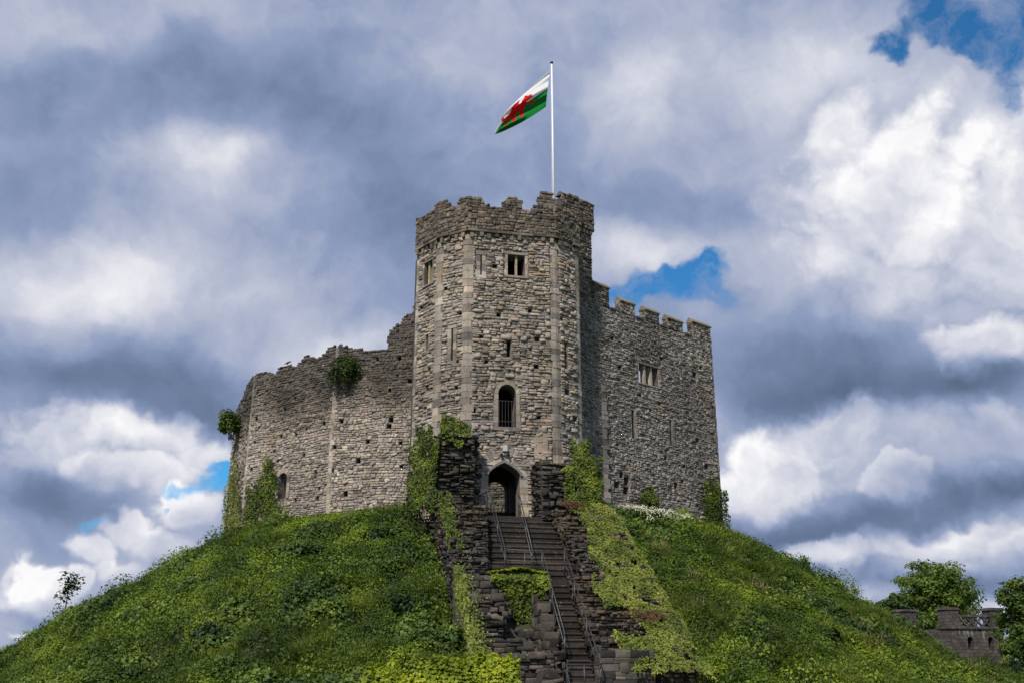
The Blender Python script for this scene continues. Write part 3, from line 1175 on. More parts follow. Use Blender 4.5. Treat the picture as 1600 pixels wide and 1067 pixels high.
# the corner stones at the far right end
end = Facet(RW.b, RW.b + np.array([-.2, 3.0]))
quoins(RW, end, 8.6, RWZ, rwall, palette((.24, .215, .19), (.28, .25, .2), (.14, .12, .11), .3, .3, 9, .15), proud=.045, a=(.30, .18), hh=(.2, .34))
slab('core_wall', end, [(0, 8.4), (end.L, 8.4), (end.L, RWZ - .06), (0, RWZ - .06)], [], .8, M_MORTAR, rwall)
# deep vertical chase near the tower
uc, zt = RW.uz(938, 606)
for z0_, z1_ in ((8.6, zt),):
    z = z0_
    while z < z1_:
        h = random.uniform(.18, .34)
        w = random.uniform(.22, .42)
        prism('chase_stone', RW, [(uc, z + .006), (uc + w, z + .006), (uc + w, z + h - .006), (uc, z + h - .006)], 0, .16 + random.uniform(-.02, .02), M_STONE, rwall, pal_right(uc, z))
        z += h
for i, (a, b) in enumerate((((927, 441), (952, 456)), ((968, 470), (992, 479)), ((1006, 484), (1030, 493)), ((1042, 498), (1067, 506)), ((1080, 502), (1111, 515)))):
    (u0, za_), (u1, zb_) = RW.uz(*a), RW.uz(*b)
    z1 = (za_ + zb_) / 2
    u1 = min(u1, RW.L) if i < 4 else RW.L
    u0, u1 = u0 + .05, (u1 - .06 if i < 4 else u1)
    m = slab('merlon', RW, [(u0, RWZ - .14), (u1, RWZ - .14), (u1, z1), (u0, z1)], [], .40, M_MORTAR, rwall)
    sub = Stones(m, most=40, rest='small_stones')
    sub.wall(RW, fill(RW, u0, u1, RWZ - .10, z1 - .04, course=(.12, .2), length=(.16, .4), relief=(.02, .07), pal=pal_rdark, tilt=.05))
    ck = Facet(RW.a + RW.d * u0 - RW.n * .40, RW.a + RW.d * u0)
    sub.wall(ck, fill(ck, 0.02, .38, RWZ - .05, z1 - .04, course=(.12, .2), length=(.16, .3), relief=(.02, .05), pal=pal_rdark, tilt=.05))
    sub.build()
    V = [RW.P(u0 - .03, .12, z1), RW.P(u1 + .03, .12, z1), RW.P(u1 + .03, -.22, z1 + .36), RW.P(u0 - .03, -.22, z1 + .36), RW.P(u0 - .03, -.46, z1), RW.P(u1 + .03, -.46, z1),
         RW.P(u0 - .03, .12, z1 + .07), RW.P(u1 + .03, .12, z1 + .07), RW.P(u0 - .03, -.46, z1 + .07), RW.P(u1 + .03, -.46, z1 + .07)]
    mobj('coping', V, [(0, 1, 7, 6), (6, 7, 2, 3), (3, 2, 9, 8), (8, 9, 5, 4), (0, 6, 3, 8, 4), (1, 5, 9, 2, 7), (0, 4, 5, 1)], M_DRESSED, m, (.19, .165, .115))
    if i < 4:
        nx = (((952, 456), (968, 470)), ((992, 479), (1006, 484)), ((1030, 493), (1042, 498)), ((1067, 506), (1080, 502)))[i]
        ua, ub_ = RW.uz(*nx[0])[0], RW.uz(*nx[1])[0]
        prism('embrasure_sill', RW, [(ua + .01, RWZ - .135), (ub_ - .08, RWZ - .135), (ub_ - .08, RWZ - .02), (ua + .01, RWZ - .02)], -.42, .10, M_DRESSED, rwall, (.10, .09, .08))
frame_stones(RW, tri, .11, rwall, palette((.30, .26, .22), (.34, .29, .23), (.2, .18, .16), .3, .2, 2, .1), .03)
for t in (.36, .69):
    u = tri['ua'] + (tri['ub'] - tri['ua']) * t
    prism('mullion', RW, [(u - .075, tri['za']), (u + .075, tri['za']), (u + .075, tri['zb']), (u - .075, tri['zb'])], -.36, -.06, M_DRESSED, rwall, (.33, .29, .24))
for o in (s1, s2):
    frame_stones(RW, o, .11, rwall, palette((.24, .21, .185), (.27, .24, .2), (.18, .16, .14), .3, .2, 2, .1), .03, lintel=False)
rs.build()

# ------------------------------------------------------------------ stair turret behind the tower's right corner
TF = Facet((3.75, 52.55), (4.85, 53.55))
_ut, _ = TF.uz(924.5, 420)
TF = Facet(TF.a, TF.a + TF.d * _ut)
turret = thing('stair_turret', 'narrow dark stone turret with battlements tucked behind the right corner of the tower', 'turret', (4.2, 53.5, 9.5))
_, tz_s = TF.uz(915, 360)
_, tz_t = TF.uz(920, 327)
slab('core_wall', TF, [(0, 8.4), (TF.L, 8.4), (TF.L, tz_s), (0, tz_s)], [], 2.4, M_MORTAR, turret)
tu = Stones(turret, most=120)
pal_tur = palette((.17, .15, .13), (.20, .17, .14), (.07, .06, .055), .35, .25, 12, .25)
tu.wall(TF, fill(TF, 0, TF.L, 8.6, tz_s, course=(.12, .22), length=(.2, .45), relief=(.02, .09), pal=pal_tur, tilt=.06))
TFo = TF.off(.14, 0, .14)
slab('parapet_core', TFo, [(0, tz_s), (TFo.L, tz_s), (TFo.L, tz_t), (0, tz_t)], [], 2.6, M_DARKCORE, turret)
tu.wall(TFo, fill(TFo, 0, TFo.L, tz_s + .02, tz_t, course=(.12, .22), length=(.2, .45), relief=(.02, .08), pal=pal_parapet))
for i in range(4):
    u = TF.L * (i + .6) / 4
    prism('corbel', TF, [(u - .08, tz_s - .26), (u + .08, tz_s - .26), (u + .1, tz_s - .01), (u - .1, tz_s - .01)], -.1, .15, M_DRESSED, turret, (.11, .095, .085))
um0, _ = TFo.uz(912, 320)
_, zmt = TFo.uz(921, 320)
m = slab('merlon', TFo, [(um0, tz_t), (TFo.L, tz_t), (TFo.L, zmt), (um0, zmt)], [], .5, M_DARKCORE, turret)
tu.wall(TFo, fill(TFo, um0, TFo.L, tz_t, zmt, course=(.12, .2), length=(.2, .4), relief=(.02, .07), pal=pal_parapet))
V = [TFo.P(um0 - .06, .1, zmt), TFo.P(TFo.L + .06, .1, zmt), TFo.P(TFo.L + .06, -.25, zmt + .30), TFo.P(um0 - .06, -.25, zmt + .30), TFo.P(um0 - .06, -.55, zmt), TFo.P(TFo.L + .06, -.55, zmt)]
mobj('coping', V, [(0, 1, 2, 3), (3, 2, 5, 4), (0, 3, 4), (1, 5, 2), (0, 4, 5, 1)], M_DRESSED, turret, (.13, .115, .1))
tu.build()

# ------------------------------------------------------------------ ruined curtain wall left of the tower
pA0, pA1 = at(520, 660, 53.4)[:2], np.array([-4.7, 52.1])
pB0 = at(386, 720, 57.6)[:2]
pC0 = at(357, 760, 63.0)[:2]
LA, LB, LC = Facet(pA0, pA1), Facet(pB0, pA0), Facet(pC0, pB0)
lwall = thing('ruined_curtain_wall', 'ruined grey curtain wall with broken top and putlog holes left of the gate tower', 'wall', (-9, 54, 9.5))
lprof = {'A': (LA, [(519, 541), (524, 538), (530, 537), (537, 540), (545, 541), (556, 546), (575, 546), (600, 547), (604, 545), (606, 536), (609, 520), (614, 516), (617, 508), (628, 503), (632, 494), (641, 490), (645, 484), (648, 474), (656, 470)]),
         'B': (LB, [(384, 604), (392, 590), (396, 584), (402, 582), (412, 580), (422, 582), (430, 585), (434, 578), (441, 571), (452, 570), (464, 573), (469, 565), (475, 557), (483, 556), (490, 558), (497, 561), (504, 553), (513, 545), (520, 541)]),
         'C': (LC, [(366, 655), (372, 636), (376, 630), (381, 619), (385, 603)])}
lops = {'A': [], 'B': [], 'C': []}
lwin = rect(LB, 437, 740, 450, 779)
lwin.update(arch=1, zs=LB.uz(443, 747)[1], grow=.26)
lops['B'].append(lwin)
for k, pts in (('A', [(534, 658), (611, 656), (523, 699), (626, 693), (519, 735), (627, 729), (590, 562), (609, 610), (640, 595), (624, 560), (560, 720), (575, 690), (608, 667), (540, 772)]),
               ('B', [(445, 640), (440, 681), (401, 656), (398, 692), (393, 733), (428, 658), (475, 711), (479, 670), (506, 662), (494, 738), (493, 744), (499, 763), (496, 779), (429, 704), (434, 720), (461, 623), (402, 614), (463, 680), (462, 782), (394, 757), (400, 760)]),
               ('C', [])):
    f = lprof[k][0]
    for x, y in pts:
        u, z = f.uz(x, y)
        h = random.uniform(.08, .135)
        lops[k].append(dict(ua=u - h, ub=u + h, za=z - h, zb=z + h * random.uniform(1, 1.5), arch=0, grow=.02))


def left_extra(u, z, c):
    top_ = 16.6 + .35 * (u if False else 0)
    w = float(fb2(u * .3, z * .3, 31, 3))
    dk = np.clip((z - 14.2) / 3.2 + (w - .5) * 1.5, 0, 1)          # black weathering of the exposed top
    c = c * (1.2 - .45 * w)
    return c * (1 - .62 * dk)


pal_left = palette((.29, .257, .23), (.335, .284, .234), (.16, .14, .125), .4, .14, 14, .16, left_extra)
ls = Stones(lwall)
for k in 'ABC':
    f, pts = lprof[k]
    q = sorted(f.uz(*p) for p in pts)
    us, zs = np.array([p[0] for p in q]), np.array([p[1] for p in q])
    top = (lambda us, zs: (lambda u: float(np.interp(u, us, zs))))(us, zs)
    uu = np.unique(np.concatenate([np.linspace(0, f.L, 50), np.clip(us, 0, f.L)]))
    slab('core_wall', f, [(0, 8.2), (f.L, 8.2)] + [(float(u), top(u) - .16 - .08 * random.random()) for u in uu[::-1]], lops[k], 1.3, M_MORTAR, lwall)
    ls.wall(f, fill(f, .10, f.L - .10, 8.3, 23, top=lambda u: top(u) + .06, holes=lops[k], course=(.09, .175), length=(.14, .40), relief=(.01, .080), wav=.08, pal=pal_left, tilt=.07, gap=.010))
    # loose rubble on the broken top
    cells = []
    for u in np.arange(.1, f.L, .22):
        for w in (.15, .5, .9):
            cells.append((u + random.uniform(-.08, .08), w, random.uniform(.08, .16), random.uniform(.08, .15), random.uniform(.04, .15), random.uniform(-.6, .6), pal_left(u, 18)))
    V, C = stone_verts([(c[0], -c[1], c[2], c[3], c[4], c[5], c[6]) for c in cells], np.array([f.a[0], f.a[1], 0]), f.d3, f.n3, f.z3)
    for i, c in enumerate(cells):
        V[i, :, 2] += top(c[0]) - .17
    ls.V.append(V)
    ls.C.append(C)
    ls.S.append(np.zeros(len(cells)))
for a, b in ((LB, LA), (LC, LB)):
    quoins(a, b, 8.4, 16.6, lwall, palette((.33, .28, .225), (.37, .31, .25), (.24, .21, .18), .4, .2, 6, .12, left_extra), proud=.04, a=(.22, .13), hh=(.2, .36))
voussoirs('voussoir', LB, lwin, .01, .27, 9, -.1, .07, M_DRESSED, lwall, lambda u, z: pal_left(u, 9))
frame_stones(LB, dict(lwin, zb=lwin['zs']), .24, lwall, lambda u, z: pal_left(u, 9), .06, lintel=False)
prism('dark_backing_slab', LB, [(lwin['ua'] - .4, lwin['za'] - .3), (lwin['ub'] + .4, lwin['za'] - .3), (lwin['ub'] + .4, lwin['zb'] + .3), (lwin['ua'] - .4, lwin['zb'] + .3)], -1.6, -1.31, M_DARKCORE, lwall)  # dark slab added behind the opening so that it looks unlit
ls.build()

# the far side of the ward, seen through the gate passage
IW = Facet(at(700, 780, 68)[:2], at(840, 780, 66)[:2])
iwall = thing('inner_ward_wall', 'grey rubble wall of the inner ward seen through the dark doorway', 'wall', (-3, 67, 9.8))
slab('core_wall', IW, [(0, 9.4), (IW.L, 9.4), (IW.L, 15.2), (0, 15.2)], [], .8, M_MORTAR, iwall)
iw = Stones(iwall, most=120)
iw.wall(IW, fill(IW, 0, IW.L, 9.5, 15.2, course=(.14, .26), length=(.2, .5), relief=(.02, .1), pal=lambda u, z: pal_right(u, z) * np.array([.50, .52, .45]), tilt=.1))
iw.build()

# ------------------------------------------------------------------ the stair up the motte
U3, V3, Z3 = np.array([*UV, 0]), np.array([*VV, 0]), np.array([0, 0, 1.0])
R1, G1, N1, V10 = .275, .38, 12, 1.3                       # upper flight
R2, G2, N2 = .25, .36, 22                                   # lower flight
V20, Z20 = V10 + N1 * G1 + .25, SILL - N1 * R1


def low_left(v):
    return .45 - .09 * (v - 6)


stair = thing('stone_stair', 'long worn stone stair climbing the motte to the doorway', 'stair', S3(.5, 8, 0))
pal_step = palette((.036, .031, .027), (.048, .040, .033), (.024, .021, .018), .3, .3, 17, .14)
v_, f_ = box_vf(S3(.45, .62, SILL - .45), U3, V3, Z3, 1.75, .70, .45)
mobj('landing', v_, f_, M_STEP, stair, (.036, .031, .027))


def step(u0, u1, v0, v1, z, drop, nose=.035):
    """one tread with a rounded nosing over a recessed riser, split in two or three blocks"""
    k = [u0] + sorted(random.uniform(u0 + .5, u1 - .5) for _ in range(1 if u1 - u0 < 2 else 2)) + [u1] if u1 - u0 > 1.2 else [u0, u1]
    t = random.uniform(-.006, .006)
    for a, b in zip(k[:-1], k[1:]):
        a, b = a + .006, b - .006
        prof = [(v0 - .06, z - drop - .02), (v1 - nose, z - drop - .02), (v1 - nose, z - .085), (v1, z - .075), (v1 + .006, z - .04), (v1 - .02, z), (v0 - .06, z + .004)]
        V = [S3(a, q, h + t) for q, h in prof] + [S3(b, q, h + t) for q, h in prof]
        n = len(prof)
        F = [tuple(range(n)), tuple(range(2 * n - 1, n - 1, -1))] + [(i, i + n, (i + 1) % n + n, (i + 1) % n) for i in range(n)]
        mobj('step', V, F, M_STEP, stair, pal_step(a, z))


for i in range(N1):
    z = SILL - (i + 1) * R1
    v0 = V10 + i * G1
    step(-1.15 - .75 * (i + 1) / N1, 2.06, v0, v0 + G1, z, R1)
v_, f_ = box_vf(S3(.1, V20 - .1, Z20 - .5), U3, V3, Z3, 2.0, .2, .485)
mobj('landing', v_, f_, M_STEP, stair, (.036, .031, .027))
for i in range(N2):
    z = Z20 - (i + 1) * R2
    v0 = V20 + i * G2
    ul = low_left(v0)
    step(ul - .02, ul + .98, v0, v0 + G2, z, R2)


# ------------------------------------------------------------------ broken walls either side of the stair
def mass(parent, st, u0, u1, v0, v1, z0, z1, pal, mat=None, sides='f', course=(.16, .34), length=(.25, .8), relief=(.04, .22), ragged=.12, tilt=.06, crisp=False, gap=.014):
    """a block of walling: rough core, stones on the face towards the foot of the hill and on the asked sides"""
    n = 7
    us = np.linspace(u0, u1, n)
    V, F = [], []
    for vv, inn in ((v0, 0), (v1, 1)):
        for u in us:
            V.append(S3(u, vv, z0))
        for u in us:
            V.append(S3(u, vv, z1 - .10 + ragged * random.uniform(-.6, .6)))
    for i in range(n - 1):
        F += [(2 * n + i, 2 * n + i + 1, 3 * n + i + 1, 3 * n + i), (i + 1, i, n + i, n + i + 1), (n + i, 3 * n + i, 3 * n + i + 1, n + i + 1), (i, i + 1, 2 * n + i + 1, 2 * n + i)]
    F += [(0, 2 * n, 3 * n, n), (n - 1, 2 * n - 1, 4 * n - 1, 3 * n - 1)]
    mobj('rubble_core', V, F, mat or M_DARKCORE, parent)
    top = lambda u: z1 + ragged * (2 * float(vn2(u * 1.7, z1 * 3.1)) - 1)
    kw = dict(course=course, length=length, relief=relief, pal=pal, tilt=tilt, gap=gap)
    q = O2 + VV * v1
    f = Facet(q + UV * u0, q + UV * u1)
    cr = crisp or .5
    st.wall(f, fill(f, 0, u1 - u0, z0, z1 + ragged, top=lambda u: top(u) + .05, **kw), cr)
    if 'r' in sides:
        f = Facet(O2 + VV * v1 + UV * u1, O2 + VV * v0 + UV * u1)
        st.wall(f, fill(f, 0, v1 - v0, z0, z1, **kw), cr)
    if 'l' in sides:
        f = Facet(O2 + VV * v0 + UV * u0, O2 + VV * v1 + UV * u0)
        st.wall(f, fill(f, 0, v1 - v0, z0, z1, **kw), cr)
    if crisp:
        return
    cells = []                                              # loose stones on the top
    for u in np.arange(u0 + .1, u1, .28):
        for v in np.arange(v0 + .1, v1, .3):
            cells.append((u + random.uniform(-.1, .1), -v - random.uniform(-.1, .1), random.uniform(.08, .17), random.uniform(.07, .14), random.uniform(.02, .10), random.uniform(-.7, .7), pal(u, v)))
    st.add(cells, np.array([O2[0], O2[1], z1 - .10]), U3, -V3, Z3, cr, weight=.3)


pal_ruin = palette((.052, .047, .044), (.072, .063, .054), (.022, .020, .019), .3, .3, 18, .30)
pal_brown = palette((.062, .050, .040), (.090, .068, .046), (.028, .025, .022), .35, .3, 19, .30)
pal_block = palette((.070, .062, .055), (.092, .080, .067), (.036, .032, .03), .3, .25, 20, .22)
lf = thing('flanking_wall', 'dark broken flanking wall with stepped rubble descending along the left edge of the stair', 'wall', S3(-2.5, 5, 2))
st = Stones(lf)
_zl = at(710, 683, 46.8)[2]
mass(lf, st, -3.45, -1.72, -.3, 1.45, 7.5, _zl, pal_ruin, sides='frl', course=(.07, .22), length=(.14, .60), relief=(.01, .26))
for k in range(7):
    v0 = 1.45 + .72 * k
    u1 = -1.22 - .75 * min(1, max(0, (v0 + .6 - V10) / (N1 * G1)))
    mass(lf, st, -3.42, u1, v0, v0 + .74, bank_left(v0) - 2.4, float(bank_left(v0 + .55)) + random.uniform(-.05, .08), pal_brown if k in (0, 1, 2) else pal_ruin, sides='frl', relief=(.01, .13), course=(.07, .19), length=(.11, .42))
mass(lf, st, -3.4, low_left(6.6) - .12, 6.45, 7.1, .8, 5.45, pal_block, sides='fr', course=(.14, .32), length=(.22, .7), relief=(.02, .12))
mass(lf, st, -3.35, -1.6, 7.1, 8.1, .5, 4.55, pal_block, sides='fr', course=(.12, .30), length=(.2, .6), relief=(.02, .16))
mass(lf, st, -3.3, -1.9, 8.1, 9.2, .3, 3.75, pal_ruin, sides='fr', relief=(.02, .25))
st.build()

lo = thing('low_ruin_wall', 'low ruined wall of large grey blocks at the foot of the stair left of it', 'wall', S3(-1.5, 10, .5))
st = Stones(lo)
mass(lo, st, -2.95, -1.0, 9.2, 10.4, .1, 2.85, pal_block, sides='fr', course=(.12, .30), length=(.2, .6), relief=(.02, .16))
mass(lo, st, -1.9, -.55, 10.4, 11.6, .0, 2.35, pal_block, sides='fr', course=(.12, .30), length=(.2, .6), relief=(.02, .16))
mass(lo, st, -1.2, -.42, 11.6, 12.4, -.2, 1.85, pal_block, sides='fr', course=(.2, .36), length=(.3, .8), relief=(.02, .12))
mass(lo, st, -1.7, -.35, 7.1, 7.9, .3, 3.35, pal_block, sides='f', course=(.24, .4), length=(.4, .9), relief=(.02, .10))
st.build()

ck = thing('cheek_wall', 'stepped cheek of squared grey blocks beside the lower flight of the stair', 'wall', S3(-.1, 9, .5))
st = Stones(ck, M_DRESSED, name='block')
for k in range(6):
    v0 = 7.15 + .92 * k
    z1 = Z20 - R2 / G2 * (v0 + .9 - V20) + .42
    ul = low_left(v0 + .5)
    mass(ck, st, ul - .62, ul - .06, v0, v0 + .92, z1 - 2.2, z1, pal_block, sides='frl', course=(.22, .36), length=(.3, .62), relief=(.02, .06), ragged=.02, tilt=.015, crisp=True, gap=.008)
st.build()

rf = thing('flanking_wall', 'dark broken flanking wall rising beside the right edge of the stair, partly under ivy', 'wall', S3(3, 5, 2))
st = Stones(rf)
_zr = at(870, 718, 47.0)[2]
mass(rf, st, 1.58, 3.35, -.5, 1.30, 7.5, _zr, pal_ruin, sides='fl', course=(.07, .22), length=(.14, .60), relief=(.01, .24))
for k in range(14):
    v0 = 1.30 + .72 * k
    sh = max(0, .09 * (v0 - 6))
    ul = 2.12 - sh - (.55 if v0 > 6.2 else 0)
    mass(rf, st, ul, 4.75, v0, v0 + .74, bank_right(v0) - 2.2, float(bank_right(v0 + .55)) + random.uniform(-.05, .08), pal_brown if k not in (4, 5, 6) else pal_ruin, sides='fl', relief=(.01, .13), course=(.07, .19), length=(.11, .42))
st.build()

rt = thing('retaining_wall', 'dark squared-block retaining wall at the foot of the bank right of the stair', 'wall', S3(2.2, 12, .5))
st = Stones(rt, M_DRESSED, name='block')
_ul = low_left(12) + 1.12
mass(rt, st, _ul, 3.05, 11.3, 12.0, -.3, at(985, 1012, 36.8)[2], palette((.075, .067, .06), (.12, .105, .085), (.035, .032, .03), .3, .3, 22, .25), sides='fl', course=(.17, .30), length=(.25, .55), relief=(.015, .05), ragged=.03, tilt=.01, crisp=True, gap=.009)
st.build()
for o in (rwall, lwall, iwall, lf, lo, ck, rf, rt):
    o['kind'] = 'thing'


# ------------------------------------------------------------------ handrails
def rail(label, top, posts, low=.45, group=None, r=.026):
    """tubular handrail: a top tube, a lower tube and posts; top = list of (u,v,z)"""
    P = [S3(*q) for q in top]
    t = thing('handrail', label, 'handrail', P[0] - np.array([0, 0, 1]))
    mobj('top_tube', *tube_vf(P, r, 8), M_STEEL, t, smooth=True)
    if low:
        mobj('lower_tube', *tube_vf([p - np.array([0, 0, low]) for p in P], r * .85, 8), M_STEEL, t, smooth=True)
    for q, dz in posts:
        p = S3(*q)
        mobj('post', *tube_vf([p - np.array([0, 0, dz]), p], r * .95, 8), M_STEEL, t, smooth=True)
    return t


def zs1(v):
    return SILL - R1 / G1 * (v - V10)


def zs2(v):
    return Z20 - R2 / G2 * (v - V20)


rail('dark steel handrail on the left side of the upper flight, joining the crossing bar',
     [(-.85, 1.0, zs1(1.0) + .86), (-.87, 1.3, zs1(1.3) + .96), (-1.07, 5.5, zs1(5.5) + 1.03), (-.9, 5.62, zs1(5.5) + .98), (.5, 5.66, zs1(5.5) + .94), (.46, 6.0, zs2(6.0) + .98), (.02, 11, zs2(11) + 1.02)],
     [((-.86, 1.1, zs1(1.1) + .9), 1.0), ((-.97, 3.4, zs1(3.4) + .98), 1.0), ((-1.07, 5.5, zs1(5.5) + 1.0), 1.1), ((-.25, 5.64, zs1(5.5) + .95), 1.2), ((.5, 5.66, zs1(5.5) + .92), 1.2), ((.26, 8.3, zs2(8.3) + .98), 1.0), ((.03, 10.9, zs2(10.9) + 1.0), 1.1)])
rail('dark steel handrail down the middle of the upper flight',
     [(.52, 1.0, zs1(1.0) + .84), (.52, 1.3, zs1(1.3) + .94), (.12, 5.5, zs1(5.5) + 1.0)],
     [((.52, 1.1, zs1(1.1) + .86), .95), ((.33, 3.4, zs1(3.4) + .95), 1.0), ((.12, 5.45, zs1(5.45) + .99), 1.1)])
rail('dark steel handrail running down the right side of the lower flight',
     [(1.50, 5.2, zs2(5.6) + 1.05), (1.46, 5.7, zs2(5.7) + 1.08), (.90, 12.4, zs2(12.4) + 1.05), (.90, 12.5, zs2(12.4) + .98)],
     [((1.46, 5.75, zs2(5.75) + 1.05), 1.1), ((1.28, 7.9, zs2(7.9) + 1.05), 1.1), ((1.08, 10.2, zs2(10.2) + 1.05), 1.1), ((.90, 12.4, zs2(12.4) + 1.02), 1.2)])
rail('dark steel crossing bar and rail at the bottom of the lower flight',
     [(.88, 12.5, zs2(12.4) + .93), (-.34, 12.52, zs2(12.4) + .93), (-.42, 12.9, zs2(12.9) + .93), (-.56, 14.2, zs2(14.2) + .95)],
     [((.28, 12.52, zs2(12.4) + .92), 1.0), ((-.34, 12.52, zs2(12.4) + .92), 1.0)])
rail('short steel guard rail on the landing right of the doorway',
     [(.55, 1.22, SILL + .62), (1.50, 1.22, SILL + .62), (1.55, 1.1, SILL + .95), (1.45, .25, SILL + 1.35)],
     [((.56, 1.22, SILL + .60), .65), ((1.5, 1.22, SILL + .62), .65), ((1.2, .9, SILL + .9), .95)], low=0)
rail('short steel guard rail on the landing left of the doorway',
     [(-1.35, .15, SILL + 1.0), (-.95, .7, SILL + 1.25), (-.85, 1.0, SILL + .95)],
     [((-1.30, .3, SILL + 1.05), 1.05), ((-1.0, .72, SILL + 1.2), 1.2)], low=.5)

# ------------------------------------------------------------------ lamps at the doorway
u, z = F2.uz(787.5, 703)
fl = thing('floodlight', 'small white floodlight box with two dark spotlights above the doorway arch', 'lamp', F2.P(u, .2, z))
v_, f_ = box_vf(F2.P(u, .22, z + .05), F2.d3, F2.n3, Z3, .11, .09, .15)
mobj('housing', v_, f_, plain_mat('grey_white_plastic', (.45, .45, .45), .5, vary=.15), fl)
v_, f_ = box_vf(F2.P(u, .10, z - .22), F2.d3, F2.n3, Z3, .20, .04, .045)
mobj('bracket', v_, f_, M_WHITE, fl)
for s in (-1, 1):
    mobj('spotlight', *tube_vf([F2.P(u + s * .16, .12, z - .24), F2.P(u + s * .17, .30, z - .29)], .05, 10, .08), M_BLACK, fl)
u, z = F2.uz(743, 728)
ld = thing('wall_spotlights', 'pair of dark spotlights on a thin pipe left of the doorway', 'lamp', F2.P(u, .1, z - 1.5))
mobj('pipe', *tube_vf([F2.P(u - .05, .16, z - 1.6), F2.P(u - .05, .16, z + .1)], .022, 6), M_STEEL, ld)
for dz in (0, -.5):
    mobj('spotlight', *tube_vf([F2.P(u - .02, .18, z + dz + .03), F2.P(u + .16, .42, z + dz - .06)], .09, 10, .13), M_BLACK, ld)
    mobj('mounting_arm', *tube_vf([F2.P(u - .05, .16, z + dz), F2.P(u + .02, .22, z + dz)], .03, 6), M_STEEL, ld)


# ------------------------------------------------------------------ plants
M_IVY = leaf_mat('ivy_leaf', (.025, .048, .008), (.105, .150, .016), (.26, .31, .035), .25, 1.3)
M_IVYB = leaf_mat('pale_creeper_leaf', (.035, .060, .010), (.125, .160, .024), (.29, .32, .060), .25, .9)
M_HEDGE = leaf_mat('yellow_green_hedge_leaf', (.05, .085, .006), (.23, .29, .018), (.46, .50, .03), .3, 1.2)
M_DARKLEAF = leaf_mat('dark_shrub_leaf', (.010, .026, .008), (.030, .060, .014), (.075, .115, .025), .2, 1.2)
M_TREELEAF = leaf_mat('tree_leaf', (.022, .05, .010), (.080, .130, .020), (.19, .26, .04), .35, .5)
M_GROUND1 = leaf_mat('nettle_leaf', (.009, .026, .002), (.064, .112, .008), (.23, .31, .024), .28, .34)
M_GROUND2 = leaf_mat('broad_leaf', (.014, .034, .008), (.050, .092, .014), (.16, .22, .032), .2, .5)
M_GRASS = leaf_mat('grass_blade', (.028, .056, .006), (.085, .130, .013), (.23, .275, .034), .3, .40)
M_DRY = leaf_mat('dry_grass_blade', (.10, .085, .035), (.24, .20, .085), (.40, .34, .16), .3, .9)
M_FERN = leaf_mat('fern_frond', (.04, .075, .01), (.11, .17, .02), (.20, .26, .03), .35, .6)
M_FLOWER = plain_mat('white_umbel', (.50, .52, .38), .7, vary=.25, nscale=12)
M_TWIG = plain_mat('bark', (.055, .045, .035), .9, vary=.4, nscale=14, bump=.5)
M_WALLSHRUB = leaf_mat('wall_shrub_leaf', (.016, .034, .010), (.055, .085, .018), (.15, .17, .045), .25, 1.4)
M_RUST = leaf_mat('reddish_leaf', (.03, .014, .010), (.085, .035, .02), (.17, .075, .035), .25, 1.6)

LEAF_F = np.array([(0, 1, 2, 3)])


def leaves(pos, nrm, size, aspect=.75, jit=.8, droop=.0):
    """one folded four-cornered leaf per point: vertices, faces, a random value per leaf"""
    n = len(pos)
    N = nrm + rng.normal(0, jit, (n, 3)) * .6
    N /= np.linalg.norm(N, axis=1, keepdims=True) + 1e-9
    R = rng.normal(size=(n, 3)) + np.array([0, 0, -droop])
    T = R - (R * N).sum(1, keepdims=True) * N
    T /= np.linalg.norm(T, axis=1, keepdims=True) + 1e-9
    B = np.cross(N, T)
    s = np.asarray(size).reshape(-1, 1) * np.ones((n, 1))
    V = np.empty((n, 4, 3))
    V[:, 0] = pos - T * s * .5
    V[:, 1] = pos + B * s * .5 * aspect + N * s * .10 + T * s * .02
    V[:, 2] = pos + T * s * .55 - N * s * .06
    V[:, 3] = pos - B * s * .5 * aspect + N * s * .10 + T * s * .02
    t = rng.random(n)
    return V.reshape(-1, 3), (LEAF_F + (np.arange(n) * 4)[:, None]), np.repeat(t, 4)


def leaf_obj(name, pos, nrm, size, mat, parent=None, **kw):
    V, F, t = leaves(np.asarray(pos), np.asarray(nrm), size, **kw)
    return mobj(name, V, F, mat, parent, np.repeat(t[:, None], 3, 1))


def inpoly(x, y, poly):
    c = np.zeros(len(x), bool)
    n = len(poly)
    for i in range(n):
        (x0, y0), (x1, y1) = poly[i], poly[(i + 1) % n]
        hit = ((y0 > y) != (y1 > y)) & (x < (x1 - x0) * (y - y0) / (y1 - y0 + 1e-12) + x0)
        c ^= hit
    return c


